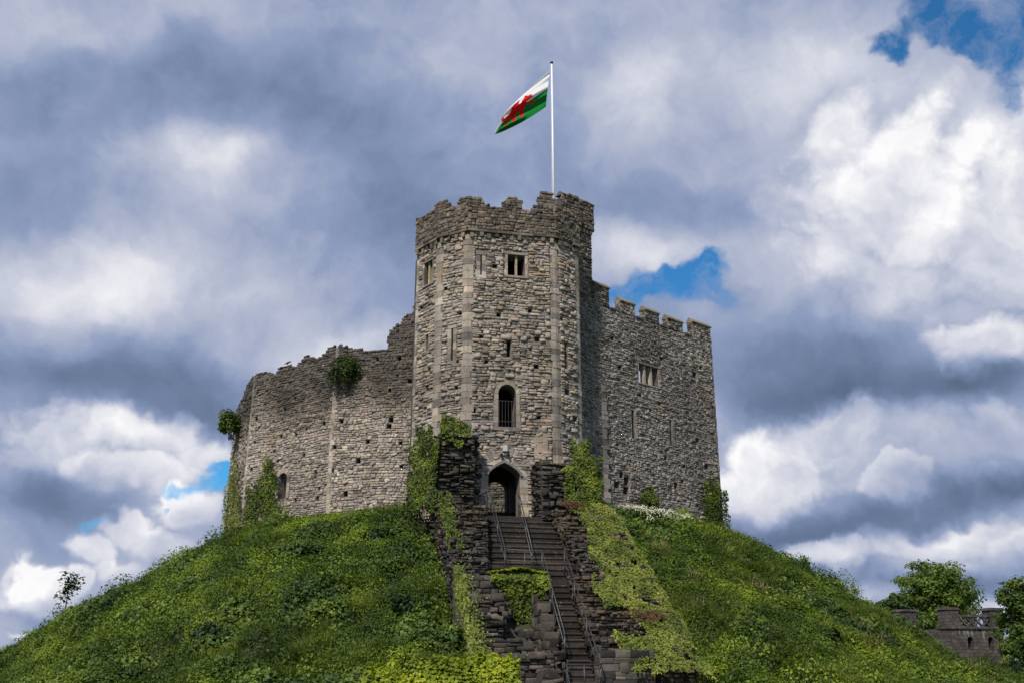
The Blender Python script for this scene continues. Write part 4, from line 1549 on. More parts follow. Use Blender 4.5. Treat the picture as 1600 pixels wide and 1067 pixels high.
def ivy_wall(label, f, poly_px, n, size=(.07, .15), mat=None, thick=.22, name='ivy', edge=.20, hole=.30, stems=6):
    """ivy spread over a wall plane; outline given on the photograph and laid on the wall"""
    P = [f.uz(*q) for q in poly_px]
    us, zs = [p[0] for p in P], [p[1] for p in P]
    u = rng.uniform(min(us), max(us), n * 4)
    z = rng.uniform(min(zs), max(zs), n * 4)
    ju, jz = (fb2(u * 2.2, z * 2.2, 41) - .5) * edge * 6, (fb2(u * 2.2, z * 2.2, 47) - .5) * edge * 6
    keep = inpoly(u + ju, z + jz, P) & (fb2(u * 1.8, z * 1.8, 53) > hole)
    u, z = u[keep][:n], z[keep][:n]
    lump = fb2(u * 1.6, z * 1.6, 61)
    w = .05 + thick * lump + rng.uniform(0, .12, len(u))
    pos = np.stack([f.a[0] + f.d[0] * u + f.n[0] * w, f.a[1] + f.d[1] * u + f.n[1] * w, z], -1)
    nrm = np.tile(f.n3 + np.array([0, 0, .55]), (len(u), 1))
    cu, z0 = sum(us) / len(us), min(zs)
    t = thing(name, label, 'ivy', f.P(cu, .1, z0))
    leaf_obj('leaves', pos, nrm, rng.uniform(*size, len(u)), mat or M_IVY, t, droop=.8, jit=.7)
    for k in range(stems):
        a = rng.uniform(min(us), max(us))
        pts = [f.P(a + (cu - a) * .3, .04, z0 - .2)]
        for i in range(1, 6):
            pts.append(f.P(a + random.uniform(-.15, .15), .05, z0 + (max(zs) - z0) * .75 * i / 5))
        mobj('stem', *tube_vf(pts, .018, 5, .006), M_TWIG, t)
    return t


def shrub(name, label, cat, c, rad, n, size, mat, group=None, lumps=14, stems=5, flat=.0, up=.5):
    """bush: leaves over many small lumps round a set of stems"""
    c = np.asarray(c, float)
    rad = np.asarray(rad, float)
    D = rng.normal(size=(lumps, 3))
    D /= np.linalg.norm(D, axis=1, keepdims=True)
    D[:, 2] = np.abs(D[:, 2]) * (1 - flat) - .15
    cen = D * rng.uniform(.35, .82, (lumps, 1)) * rad
    lr = rng.uniform(.28, .50, lumps)
    k = rng.integers(0, lumps, n)
    d = rng.normal(size=(n, 3))
    d /= np.linalg.norm(d, axis=1, keepdims=True)
    pos = cen[k] + d * rng.uniform(.55, 1.0, (n, 1)) * lr[k][:, None] * rad
    t = thing(name, label, cat, c - np.array([0, 0, rad[2] * .5]), group)
    leaf_obj('foliage', c + pos, d * .8 + np.array([0, 0, up]), rng.uniform(*size, n), mat, t)
    for i in range(stems):
        e = c + cen[i % lumps] * .9
        b = c + np.array([random.uniform(-.2, .2) * rad[0], random.uniform(-.2, .2) * rad[1], -rad[2] * .6])
        mobj('stem', *tube_vf([b, (b + e) / 2 + rng.normal(0, .05, 3), e], .03, 5, .008), M_TWIG, t)
    return t


# --- ivy and creepers on the walls
LFRONT = Facet(O2 + VV * 1.5 + UV * -3.5, O2 + VV * 1.5 + UV * -1.7)
RFRONT = Facet(O2 + VV * 1.38 + UV * 1.5, O2 + VV * 1.38 + UV * 3.6)
ivy_wall('green ivy climbing the left corner of the tower beside the dark broken pier', Facet(O2 + VV * .25 + UV * -4.9, O2 + VV * 1.55 + UV * -3.45),
         [(684, 662), (690, 700), (686, 800), (640, 805), (645, 730), (650, 700), (662, 672), (676, 655)], 5200, thick=.3, hole=.2)
ivy_wall('small mat of ivy on top of the dark pier left of the doorway', LFRONT, [(686, 652), (700, 645), (712, 655), (730, 652), (736, 676), (715, 690), (688, 700)], 1000, thick=.25, hole=.42)
ivy_wall('thick ivy hanging over the broken pier right of the doorway', RFRONT, [(888, 692), (905, 688), (914, 706), (932, 716), (940, 745), (934, 792), (880, 792), (872, 770), (884, 750), (876, 735), (890, 715)], 4200, thick=.5, hole=.22)
ivy_wall('dark green ivy on the ruined wall left of its small arched window', LB, [(386, 822), (388, 770), (402, 752), (418, 738), (424, 712), (430, 735), (436, 760), (440, 800), (452, 806), (450, 822)], 3200, thick=.25, hole=.33)
ivy_wall('yellowish ivy sheet on the far left end of the ruined wall', LC, [(352, 840), (357, 770), (366, 735), (373, 715), (378, 740), (382, 790), (383, 840)], 3000, mat=M_IVYB, thick=.3, hole=.2)
ivy_wall('dense ivy at the foot of the right-hand end of the battlemented wall', RW, [(1094, 752), (1104, 747), (1122, 756), (1131, 775), (1136, 832), (1090, 836), (1096, 800)], 3400, thick=.4, hole=.1)
ivy_wall('small bush of ivy low on the battlemented wall above the white flowers', RW, [(994, 800), (996, 770), (1002, 758), (1012, 762), (1020, 780), (1024, 802)], 1000, thick=.4)

# hump of ivy over the landing wall
t = thing('ivy', 'bright ivy mound spilling over the wall below the upper flight', 'ivy', S3(-.7, 6.9, 3.2))
n = 5200
u = rng.uniform(-2.0, .42, n)
z = rng.uniform(3.0, 5.75, n)
keep = (z > 5.1 - 2.1 * np.exp(-((u + .55) / .75) ** 2) + .5 * (fb2(u * 2, z * 2, 71) - .5)) & (z < 5.75 - .12 * np.abs(u + .7) ** 2)
u, z = u[keep], z[keep]
v = 7.05 + .30 * fb2(u * 2, z * 2, 73) - np.clip(z - 5.3, 0, 1) * 1.1 + rng.uniform(0, .15, len(u))
pos = np.array([S3(a, b, c) for a, b, c in zip(u, v, z)])
leaf_obj('leaves', pos, np.tile(V3 * .8 + Z3 * .6, (len(u), 1)), rng.uniform(.08, .17, len(u)), M_IVY, t, droop=.6)
n = 2600
u, v = rng.uniform(-2.0, .42, n), rng.uniform(6.0, 7.2, n)
leaf_obj('top_leaves', np.array([S3(a, b, 5.55 + .3 * float(fb2(a * 2, b * 2, 75)) - .1 * abs(a + .7)) for a, b in zip(u, v)]), np.tile(Z3 + .3 * V3, (n, 1)), rng.uniform(.08, .16, n), M_HEDGE, t)

# creeper over the bank right of the stair
t = thing('creeper', 'pale green creeper covering the broken bank right of the stair', 'creeper', S3(3.8, 6, 3))
n = 26000
v = rng.uniform(1.0, 12.6, n)
u = rng.uniform(1.9, 5.1, n) + .5 * (fb2(v * 1.3, v * 0 + 3, 89) - .4)
left = 3.0 + .5 * (fb2(u * 3, v * 3, 87) - .5) - .09 * np.clip(v - 6, 0, 9) - .5 * np.clip((v - 4) / 3, 0, 1) + 1.1 * (fb2(u * .9, v * .9, 81) - .5) + np.where((v > 9.2) & (v < 10.6), .9, 0)
keep = (u > left) & (fb2(u * 1.6 + 9, v * 1.6, 83) > .34)
u, v = u[keep], v[keep]
z = bank_right(v + .2) + .12 + .34 * fb2(u * 1.5, v * 1.5, 85) + rng.uniform(0, .12, len(u)) - .10 * np.clip(u - 4.4, 0, 1) * 4
pos = np.array([S3(a, b, c) for a, b, c in zip(u, v, z)])
leaf_obj('leaves', pos, np.tile(Z3 * .8 + V3 * .7, (len(u), 1)), rng.uniform(.06, .13, len(u)), M_IVYB, t, jit=.9)
for nm, lab, cu, cv, ru, rv in (('reddish_creeper', 'patch of reddish creeper at the lower end of the bank', 3.6, 9.9, .75, .28), ('reddish_creeper', 'dark red creeper on the stones beside the landing', 2.9, 2.1, .5, .3)):
    n = 260
    a, b = cu + rng.normal(0, ru * .5, n), cv + rng.normal(0, rv * .5, n)
    leaf_obj(nm, np.array([S3(p, q, float(bank_right(q)) + .30 + .15 * random.random()) for p, q in zip(a, b)]), np.tile(Z3 + V3, (n, 1)), rng.uniform(.05, .11, n), M_RUST)
    tag(bpy.context.scene.objects[-1] if False else COL.objects[-1], lab, 'creeper')

# thin vines down the outer edge of the left flanking wall
for lab, v0, v1, n in (('thin vine trailing down the upper outer edge of the left flanking wall', 1.4, 5.6, 2600), ('dry vine curtain on the lower outer edge of the left flanking wall', 6.6, 12.2, 3600)):
    v = rng.uniform(v0, v1, n)
    u = -3.35 + np.abs(rng.normal(0, .28, n)) - .15
    k = fb2(u * 3, v * 1.5, 91)
    z = bank_left(v + .3) + .15 - np.abs(rng.normal(0, .45, n)) * (v1 > 8) + rng.uniform(-.35, .25, n)
    pos = np.array([S3(a, b + .35, c) for a, b, c in zip(u, v, z)])[k > .40]
    t = thing('vine', lab, 'vine', S3(-3.3, (v0 + v1) / 2, float(bank_left(v1)) - .5))
    leaf_obj('leaves', pos, np.tile(V3 + .5 * Z3, (len(pos), 1)), rng.uniform(.06, .13, len(pos)), M_IVYB if v1 > 8 else M_IVY, t, droop=1)

# shrubs growing out of the ruined wall
c = np.array([*(LA.a + LA.d * LA.uz(545, 590)[0] + LA.n * .35), LA.uz(545, 588)[1]])
shrub('shrub', 'round dark green shrub rooted high on the face of the ruined wall', 'shrub', c, (1.15, .7, 1.35), 2600, (.07, .16), M_WALLSHRUB, lumps=26, stems=12, up=.3)
c = np.array([*at(363, 662, 60.5)[:2], at(363, 662, 60.5)[2]])
shrub('shrub', 'dense leafy bush sprouting sideways from the far left end of the ruined wall', 'shrub', c - np.array([0, 0, .2]), (.85, .9, 1.35), 2200, (.12, .24), M_TREELEAF, lumps=20, stems=9)

# bright hedge at the foot of the hill
HP0, HP1 = at(570, 1075, 33.5), at(812, 1075, 34.5)
t = thing('hedge', 'bright yellow-green hedge at the bottom of the hill left of the stair', 'hedge', (HP0 + HP1) / 2 * np.array([1, 1, 0]))
n = 9000
s = rng.random(n)
c = HP0[None] * (1 - s[:, None]) + HP1[None] * s[:, None]
zt = 2.25 + .55 * (fb2(s * 9, s * 0, 95) - .5) - .35 * np.clip(.25 - s, 0, 1) * 3 - .4 * np.clip(s - .85, 0, 1) * 4
ang = rng.uniform(0, np.pi, n)
rr = rng.uniform(.75, 1.0, n) * (1 + .35 * (fb2(s * 30, ang * 2, 97) - .5))
pos = np.stack([c[:, 0], c[:, 1] - np.cos(ang) * .75 * rr, np.maximum(zt - 1.0, 0) + np.sin(ang) * 1.0 * rr], -1)
nrm = np.stack([np.zeros(n), -np.cos(ang), np.sin(ang) + .2], -1)
leaf_obj('foliage', pos, nrm, rng.uniform(.09, .18, n), M_HEDGE, t)
mid = (HP0 + HP1) / 2
v_, f_ = box_vf((mid[0], mid[1] + .1, .55), (HP1 - HP0) * np.array([1, 1, 0]) / np.linalg.norm((HP1 - HP0)[:2]), (0, 1, 0), Z3, np.linalg.norm((HP1 - HP0)[:2]) * .44, .40, .85)
mobj('twigs', v_, f_, M_TWIG, t)


# --- ground cover: clumps placed over the slope
def scatter(name, label, cat, clump_V, clump_F, clump_t, mat, pts, nrm, scale, spin=True):
    """one object: the clump and the places where it grows; a node group puts it there"""
    n, m = len(pts), len(clump_V)
    V = np.concatenate([clump_V, pts])
    tint = np.concatenate([np.repeat(clump_t[:, None], 3, 1), np.zeros((n, 3))])
    me = make_mesh(name, V, clump_F, mat, tint)
    a = me.attributes.new('place', 'BOOLEAN', 'POINT')
    a.data.foreach_set('value', np.concatenate([np.zeros(m, bool), np.ones(n, bool)]))
    rot = np.zeros((n, 3))
    for i in range(n):
        q = Vector(nrm[i]).to_track_quat('Z', 'Y').to_matrix() @ Matrix.Rotation(random.uniform(0, 6.283), 3, 'Z')
        rot[i] = q.to_euler()
    a = me.attributes.new('turn', 'FLOAT_VECTOR', 'POINT')
    a.data.foreach_set('vector', np.concatenate([np.zeros((m, 3)), rot]).astype(np.float32).ravel())
    a = me.attributes.new('size', 'FLOAT', 'POINT')
    a.data.foreach_set('value', np.concatenate([np.ones(m), scale]).astype(np.float32))
    o = bpy.data.objects.new(name, me)
    COL.objects.link(o)
    ng = bpy.data.node_groups.new(name + '_places', 'GeometryNodeTree')
    ng.interface.new_socket('Geometry', in_out='INPUT', socket_type='NodeSocketGeometry')
    ng.interface.new_socket('Geometry', in_out='OUTPUT', socket_type='NodeSocketGeometry')
    gi, go = ng.nodes.new('NodeGroupInput'), ng.nodes.new('NodeGroupOutput')
    sp = ng.nodes.new('GeometryNodeSeparateGeometry')
    na = [ng.nodes.new('GeometryNodeInputNamedAttribute') for _ in range(3)]
    for k, (nm, ty) in zip(na, (('place', 'BOOLEAN'), ('turn', 'FLOAT_VECTOR'), ('size', 'FLOAT'))):
        k.data_type = ty
        k.inputs['Name'].default_value = nm

    def out(nd):
        return [s_ for s_ in nd.outputs if s_.enabled and s_.name == 'Attribute'][0]
    ip = ng.nodes.new('GeometryNodeInstanceOnPoints')
    L = ng.links.new
    L(gi.outputs[0], sp.inputs['Geometry'])
    L(out(na[0]), sp.inputs['Selection'])
    L(sp.outputs['Selection'], ip.inputs['Points'])
    L(sp.outputs['Inverted'], ip.inputs['Instance'])
    L(out(na[1]), ip.inputs['Rotation'])
    L(out(na[2]), ip.inputs['Scale'])
    L(ip.outputs[0], go.inputs[0])
    md = o.modifiers.new('places', 'NODES')
    md.node_group = ng
    return tag(o, label, cat, kind='stuff')


def slope_points(n, x0=-44, x1=40, y0=31, y1=68):
    x, y = rng.uniform(x0, x1, n), rng.uniform(y0, y1, n)
    u, v = to_uv(x, y)
    e = hill_e(x, y)
    ok = (e > .15) & (e < 24) & ~((u > -3.4) & (u < 4.8) & (v > -1.5) & (v < 13.2)) & ~((u > -4.6) & (u < 3.6) & (v > -3) & (v < .6))
    ok &= np.abs(x) < (y * .56 + 3)
    x, y = x[ok], y[ok]
    h = .3
    gx, gy = (hill(x + h, y) - hill(x - h, y)) / (2 * h), (hill(x, y + h) - hill(x, y - h)) / (2 * h)
    return np.stack([x, y, hill(x, y)], -1), np.stack([-gx * .6, -gy * .6, np.ones_like(gx)], -1)


def clump(n, rad, hgt, size, lean=.5, aspect=.7):
    r = np.sqrt(rng.random(n)) * rad
    a = rng.uniform(0, 2 * np.pi, n)
    z = hgt * rng.uniform(.15, 1.0, n) * (1 - .6 * (r / rad) ** 2)
    pos = np.stack([r * np.cos(a), r * np.sin(a), z], -1)
    nrm = np.stack([lean * np.cos(a), lean * np.sin(a), np.ones(n)], -1)
    V, F, t = leaves(pos, nrm, rng.uniform(*size, n), aspect=aspect)
    return V, F, t


def blades(n, rad, hgt, w, curve=.5):
    V, F, t = [], [], []
    for i in range(n):
        a, r = random.uniform(0, 6.283), rad * math.sqrt(random.random())
        b = np.array([r * math.cos(a), r * math.sin(a), 0])
        d = np.array([math.cos(a + random.gauss(0, .8)), math.sin(a + random.gauss(0, .8)), 0])
        s = np.array([-d[1], d[0], 0]) * w * random.uniform(.6, 1.3)
        h = hgt * random.uniform(.5, 1.15)
        c = curve * random.uniform(.3, 1.2)
        k = len(V)
        V += [b - s, b + s, b + d * h * c * .35 + s * .7 + np.array([0, 0, h * .65]), b + d * h * c * .35 - s * .7 + np.array([0, 0, h * .65]), b + d * h * c + np.array([0, 0, h * (1 - .25 * c)])]
        F += [(k, k + 1, k + 2, k + 3), (k + 3, k + 2, k + 4, k + 4)]
        t += [random.random()] * 5
    return np.array(V), [np.array([f for f in F if len(set(f)) == 4]), np.array([f[:3] for f in F if len(set(f)) == 3])], np.array(t)


def frond(n, hgt):
    V, F, t = [], [], []
    for i in range(n):
        a = 6.283 * i / n + random.uniform(-.3, .3)
        d = np.array([math.cos(a), math.sin(a), 0])
        s = np.array([-d[1], d[0], 0])
        tv = random.random()
        for j in range(9):
            q = (j + 1) / 9
            p = d * hgt * q * .8 + np.array([0, 0, hgt * (q - .45 * q * q) * 1.2])
            w = hgt * .28 * (1 - q) ** .7 + .02
            for sg in (-1, 1):
                k = len(V)
                V += [p, p + sg * s * w * .5 + d * .03 + np.array([0, 0, .01]), p + sg * s * w - np.array([0, 0, w * .15]), p + sg * s * w * .5 - d * .03]
                F.append((k, k + 1, k + 2, k + 3) if sg < 0 else (k, k + 3, k + 2, k + 1))
                t += [tv] * 4
    return np.array(V), np.array(F), np.array(t)


P, N = slope_points(72000)
mA = fb2(P[:, 0] * .22, P[:, 1] * .30, 101, 4)            # which plants grow where
mB = fb2(P[:, 0] * .30 + 40, P[:, 1] * .38, 107, 4)
mC = fb2(P[:, 0] * .5 + 9, P[:, 1] * .6, 113, 3)
rsel = rng.random(len(P))
rightness = np.clip((P[:, 0] - 3) / 6, 0, 1)
broad = (mB > .57 + .07 * rightness) & (mC > .40) & (rsel < .55)
grass = ~broad & (rsel < np.clip((mA - .50) * 2.2 + .22 * rightness, .03, .55))
herb = ~broad & ~grass
for nm, lab, cat, sel, cl, mat, sc in (
    ('low_herb_leaves', 'low nettles and ground ivy covering the slope of the motte', 'ground cover', herb, clump(84, .42, .36, (.04, .105)), M_GROUND1, (.65, 1.5)),
    ('broad_leaf_plants', 'dark broad leaved plants in patches over the slope', 'ground cover', broad, clump(56, .45, .42, (.06, .15), aspect=.85), M_GROUND2, (.7, 1.5)),
    ('slope_grass', 'long soft grass between the herbs on the slope', 'grass', grass, blades(70, .30, .55, .010, .8), M_GRASS, (.6, 1.3)),
):
    p, n_ = P[sel], N[sel]
    s = rng.uniform(*sc, len(p)) * (.75 + .6 * mC[sel])
    scatter(nm, lab, cat, cl[0], cl[1], cl[2], mat, p, n_, s)
# mounds of bramble and nettle standing above the rest
P, N = slope_points(3000)
k = fb2(P[:, 0] * .35 + 31, P[:, 1] * .42, 119, 3) > .47
cl = clump(420, .85, .95, (.045, .115), lean=1.1)
scatter('bramble_mounds', 'uneven leafy mounds of bramble standing above the slope', 'ground cover', *cl, M_GROUND1, P[k] - np.array([0, 0, .14]), N[k], rng.uniform(.4, 1.0, k.sum()) ** 1.5 * 1.5)
P, N = slope_points(1500)
k = fb2(P[:, 0] * .35 + 55, P[:, 1] * .42, 139, 3) > .48
scatter('dark_bramble_mounds', 'dark green leafy mounds scattered over the slope', 'ground cover', *clump(300, .75, .75, (.05, .13), lean=1.1), M_DARKLEAF, P[k] - np.array([0, 0, .12]), N[k], rng.uniform(.4, 1.0, k.sum()) ** 1.5 * 1.4)
P, N = slope_points(2600)
k = (fb2(P[:, 0] * .5 + 70, P[:, 1] * .5, 121, 3) > .60) & (P[:, 0] > 4)
scatter('dry_grass', 'tufts of pale dry grass on the right-hand slope', 'grass', *blades(60, .22, .7, .009, 1.0), M_DRY, P[k], N[k], rng.uniform(.6, 1.2, k.sum()))
P, N = slope_points(900)
k = (P[:, 0] > 8) & (fb2(P[:, 0] * .3 + 20, P[:, 1] * .3, 127, 3) > .46)
scatter('ferns', 'green ferns scattered on the right-hand slope', 'fern', *frond(8, .8), M_FERN, P[k], N[k] + np.array([0, 0, 1.0]), rng.uniform(.7, 1.3, k.sum()))


def on_hill(px, py, Y0=34, Y1=64):
    """where the line of sight through a place of the photograph meets the slope"""
    for Y in np.arange(Y0, Y1, .15):
        p = at(px, py, Y)
        if hill(p[0], p[1]) >= p[2]:
            return p
    return at(px, py, Y1)


for lab, px, py, r, mat, sz in (
    ('dark rounded shrub halfway up the slope left of the stair', 640, 962, (.85, .7, .75), M_DARKLEAF, (.10, .2)),
    ('large dark shrub low on the slope near the left edge of the hill path', 330, 1000, (1.3, .8, .7), M_DARKLEAF, (.10, .22)),
    ('broad dark leafed bush below the small arched window', 470, 868, (1.5, .8, .5), M_DARKLEAF, (.2, .36)),
    ('broad dark leafed bush below the left tower corner', 600, 845, (1.3, .8, .5), M_DARKLEAF, (.2, .36)),
    ('dark clump of big leaves low on the right slope', 1290, 1000, (1.0, .7, .5), M_DARKLEAF, (.2, .34)),
    ('dark bush standing in for the shaded hollow beside the creeper bank on the right slope', 1032, 930, (.7, .6, .6), M_DARKLEAF, (.08, .16)),  # dark leaves put where the hollow only lies in shade
    ('bright yellow-green bush at the bottom edge right of the retaining wall', 1100, 1062, (1.4, .8, .6), M_HEDGE, (.10, .18)),
    ('dark green shrub under the upper part of the ruined wall near the ivy', 560, 795, (.8, .6, .4), M_DARKLEAF, (.12, .22)),
    ('dark shrub at the bottom edge of the slope in the left corner', 200, 1062, (1.2, .8, .6), M_DARKLEAF, (.10, .2)),
):
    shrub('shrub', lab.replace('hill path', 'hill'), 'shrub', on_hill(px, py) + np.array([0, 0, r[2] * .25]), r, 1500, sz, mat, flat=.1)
p = at(105, 926, 57)
sp = thing('sapling', 'thin sapling standing on the skyline of the left slope', 'sapling', p - np.array([0, 0, .6]))
tips = []
mobj('trunk', *tube_vf([p - np.array([0, 0, 1.3]), p + np.array([.05, 0, .1]), p + np.array([.15, 0, 1.0])], .04, 6, .012), M_TWIG, sp)
pos, nr = [], []
for k in range(6):
    e = p + np.array([random.uniform(-.5, .6), random.uniform(-.3, .3), random.uniform(-.3, .9)])
    mobj('branch', *tube_vf([p + np.array([.08, 0, .1 + .1 * k]), e], .018, 5, .006), M_TWIG, sp)
    q = e + rng.normal(0, .19, (60, 3))
    pos.append(q)
pos = np.concatenate(pos)
leaf_obj('foliage', pos, np.tile(Z3, (len(pos), 1)), rng.uniform(.12, .24, len(pos)), M_DARKLEAF, sp)

for lab, x, y, r in (('rounded green bush bulging on the skyline near the top of the right slope', 15.6, 59.5, (1.2, 1.2, 1.1)), ('largest green bush on the skyline halfway down the right slope', 18.4, 59, (1.7, 1.5, 1.5)), ('pointed green bush beside the largest one on the right skyline', 17.0, 60, (.8, .8, 1.3)),
                     ('small green bush on the left skyline beside the ruined wall', -19.5, 61, (.9, .9, .6)), ('low green bush on the skyline of the left slope above the sapling', -24.5, 61, (.9, .9, .5))):
    shrub('shrub', lab, 'shrub', (x, y, float(hill(x, y)) + r[2] * .12), r, 1900, (.08, .17), M_GROUND1, flat=.2)

# white flowering plants under the right-hand wall
t = thing('cow_parsley', 'mass of small white flowers at the foot of the battlemented wall', 'flowers', at(1000, 805, 52.8))
n = 3000
a_, b_ = RW.uz(945, 790)[0], RW.uz(1022, 800)[0]
u = rng.uniform(a_, b_, n)
w = .6 + rng.uniform(0, 2.6, n) * (.7 + .6 * fb2(u, u * 0, 131))
k = (fb2(u * 2.2, w * 2.2, 133) > .48) & (rng.random(n) < .55 + .45 * np.sin(np.pi * (u - a_) / (b_ - a_)))
u, w = u[k], w[k]
pos = np.stack([RW.a[0] + RW.d[0] * u + RW.n[0] * w, RW.a[1] + RW.d[1] * u + RW.n[1] * w, np.zeros(len(u))], -1)
pos[:, 2] = hill(pos[:, 0], pos[:, 1]) + .40 + .6 * fb2(u * 1.5, w * 1.5, 137) + rng.uniform(-.1, .1, len(u))
leaf_obj('blossom', pos, np.tile(Z3 + np.array([0, -.5, 0]), (len(pos), 1)), rng.uniform(.03, .085, len(pos)), M_FLOWER, t, aspect=1.0)
leaf_obj('leaves', pos + rng.normal(0, .12, pos.shape) - np.array([0, -.2, .25]), np.tile(Z3, (len(pos), 1)), rng.uniform(.08, .16, len(pos)), M_GROUND1, t)


# ------------------------------------------------------------------ flagpole and flag
FY = 51.6
pole_b, pole_t = at(865.2, 306, FY), at(862, 100, FY)
pole_b = np.array([pole_t[0], FY, ZS + .3])
pole = thing('flagpole', 'tall white flagpole with a dark finial on the tower roof', 'flagpole', pole_b)
mobj('shaft', *tube_vf([pole_b, (pole_b + pole_t) / 2, pole_t], .068, 12, .045), M_WHITE, pole, smooth=True)
mobj('finial', *tube_vf([pole_t + np.array([0, 0, d]) for d in (-.02, .02, .08, .14, .17)], [.04, .085, .10, .07, .02], 12), M_BLACK, pole, smooth=True)
mobj('base_plate', *tube_vf([pole_b, pole_b + np.array([0, 0, .12])], .22, 12), M_STEEL, pole)
mobj('halyard', *tube_vf([pole_b + np.array([-.10, -.06, 1]), pole_t + np.array([-.06, -.04, -.1])], .008, 5), M_WHITE, pole)


def cloth_mat(name, col):
    m, T = new_mat(name)
    d = T.n('ShaderNodeBsdfDiffuse')
    g = T.n('ShaderNodeNewGeometry')
    k = T.mr(T.noise(g.outputs['Position'], 60, 2), .3, .7, .94, 1.06, 'LINEAR')
    c = T.v('SCALE', tuple(col), scale=k)
    T.put(d.inputs[0], c)
    t = T.n('ShaderNodeBsdfTranslucent')
    T.put(t.inputs[0], c)
    mx = T.n('ShaderNodeMixShader')
    mx.inputs[0].default_value = .35
    T.t.links.new(d.outputs[0], mx.inputs[1])
    T.t.links.new(t.outputs[0], mx.inputs[2])
    return finish(m, T, mx.outputs[0])


DRAGON = [(.54 + (a - .52) * .78, .50 + (b - .5) * .84) for a, b in [(.14, .40), (.17, .33), (.16, .27), (.21, .26), (.25, .19), (.29, .11), (.30, .20), (.35, .25), (.37, .33), (.42, .30), (.40, .19), (.39, .07), (.45, .13), (.50, .09), (.52, .17), (.58, .15),
          (.58, .25), (.63, .27), (.60, .36), (.66, .40), (.73, .42), (.79, .40), (.82, .33), (.79, .25), (.80, .14), (.86, .06), (.92, .10), (.88, .15), (.86, .24), (.89, .34), (.87, .46), (.80, .52), (.78, .58),
          (.83, .68), (.90, .72), (.91, .80), (.85, .82), (.78, .78), (.74, .68), (.67, .64), (.66, .73), (.72, .84), (.69, .89), (.61, .87), (.58, .76), (.58, .66), (.50, .63), (.46, .65), (.49, .76), (.52, .86),
          (.46, .90), (.40, .85), (.39, .73), (.37, .64), (.31, .58), (.25, .60), (.19, .66), (.13, .65), (.12, .58), (.19, .55), (.25, .49), (.29, .45), (.27, .40), (.22, .42)]]
T_PX = [(860, 110), (832, 135), (806, 159), (788, 179), (774, 207)]
B_PX = [(853, 167), (838, 178), (820, 189), (803, 198), (786, 206)]


def curve(pts, s):
    k = np.linspace(0, 1, len(pts))
    xs, ys = np.array(pts).T
    c = np.polyfit(k, xs, 4), np.polyfit(k, ys, 4)
    return np.polyval(c[0], s), np.polyval(c[1], s)


NS, NTT = 130, 84
V = []
for j in range(NTT + 1):
    t_ = j / NTT
    for i in range(NS + 1):
        s = i / NS
        ax, ay = curve(T_PX, s)
        bx, by = curve(B_PX, s)
        # the lower part of the cloth bellies out below the chord and folds towards the fly
        sag = math.sin(math.pi * t_) * (2 + 7 * s)
        q_ = t_ ** (1 + 1.1 * s)
        x = ax + (bx - ax) * q_ - .35 * sag
        y = ay + (by - ay) * q_ + .4 * sag
        fold = .34 * (.35 + s) * math.sin(9 * t_ + 5 * s) + .10 * math.sin(17 * t_ - 7 * s + 1) * s + .06 * math.sin(26 * t_ + 3 * s)
        V.append(at(x, y, FY - .1 + .9 * s * s + fold))
V = np.array(V)
F, MI = [], []
cen_s, cen_t = [], []
for j in range(NTT):
    for i in range(NS):
        a = j * (NS + 1) + i
        F.append((a, a + NS + 1, a + NS + 2, a + 1))
        cen_s.append((i + .5) / NS)
        cen_t.append((j + .5) / NTT)
cen_s, cen_t = np.array(cen_s), np.array(cen_t)
dr = inpoly(cen_s, cen_t, DRAGON)
MI = np.where(dr, 2, np.where(cen_t < .5, 0, 1))
flag = thing('flag', 'white and green flag with a red dragon streaming from the flagpole', 'flag', at(853, 168, FY))
cl = mobj('cloth', V, np.array(F)[MI != 2], cloth_mat('white_cloth', (.80, .80, .82)), flag, smooth=True)
cl.data.materials.append(cloth_mat('green_cloth', (.015, .20, .04)))
cl.data.polygons.foreach_set('material_index', MI[MI != 2].astype(np.int32))
mobj('dragon_emblem', V, np.array(F)[MI == 2], cloth_mat('red_cloth', (.62, .018, .02)), flag, smooth=True)

# ------------------------------------------------------------------ birds
for lab, p, sc in (('small dark bird perched on the broken top of the ruined wall', LB.P(LB.uz(447, 571)[0], -.1, LB.uz(447, 571)[1] + .08), .32), ('tiny dark bird flying above the right-hand tree', at(1565, 913, 90), .5)):
    fly = 'flying' in lab
    b = thing('bird', lab, 'bird', p)
    ax = np.array([1, .2, .15 if fly else .55])
    ax = ax / np.linalg.norm(ax)
    p = np.asarray(p) + np.array([0, 0, .12])
    mobj('body', *tube_vf([p + ax * sc * d for d in (-.75, -.45, -.2, .1, .35, .45, .58, .68, .80)], [sc * k for k in (.03, .07, .17, .20, .12, .12, .11, .04, .008)], 10), M_BLACK, b, smooth=True)
    if fly:
        for sg in (-1, 1):
            w = [p + ax * sc * .2, p + np.array([0, sg * sc * .8, sc * .25]) + ax * sc * .2, p + np.array([0, sg * sc * 1.7, sc * .05]) - ax * sc * .2, p + np.array([0, sg * sc * .8, sc * .2]) - ax * sc * .2, p - ax * sc * .2]
            mobj('wing', w + [q + np.array([0, 0, .012]) for q in w], [(0, 1, 2, 3, 4), (9, 8, 7, 6, 5)], M_BLACK, b)
    else:
        for sg in (-1, 1):
            mobj('leg', *tube_vf([p + np.array([0, sg * .03, -.03]), p + np.array([0, sg * .03, -.14])], .008, 5), M_BLACK, b)

# ------------------------------------------------------------------ the far wall tower and trees beyond the motte on the right
FT_Y = 96.0


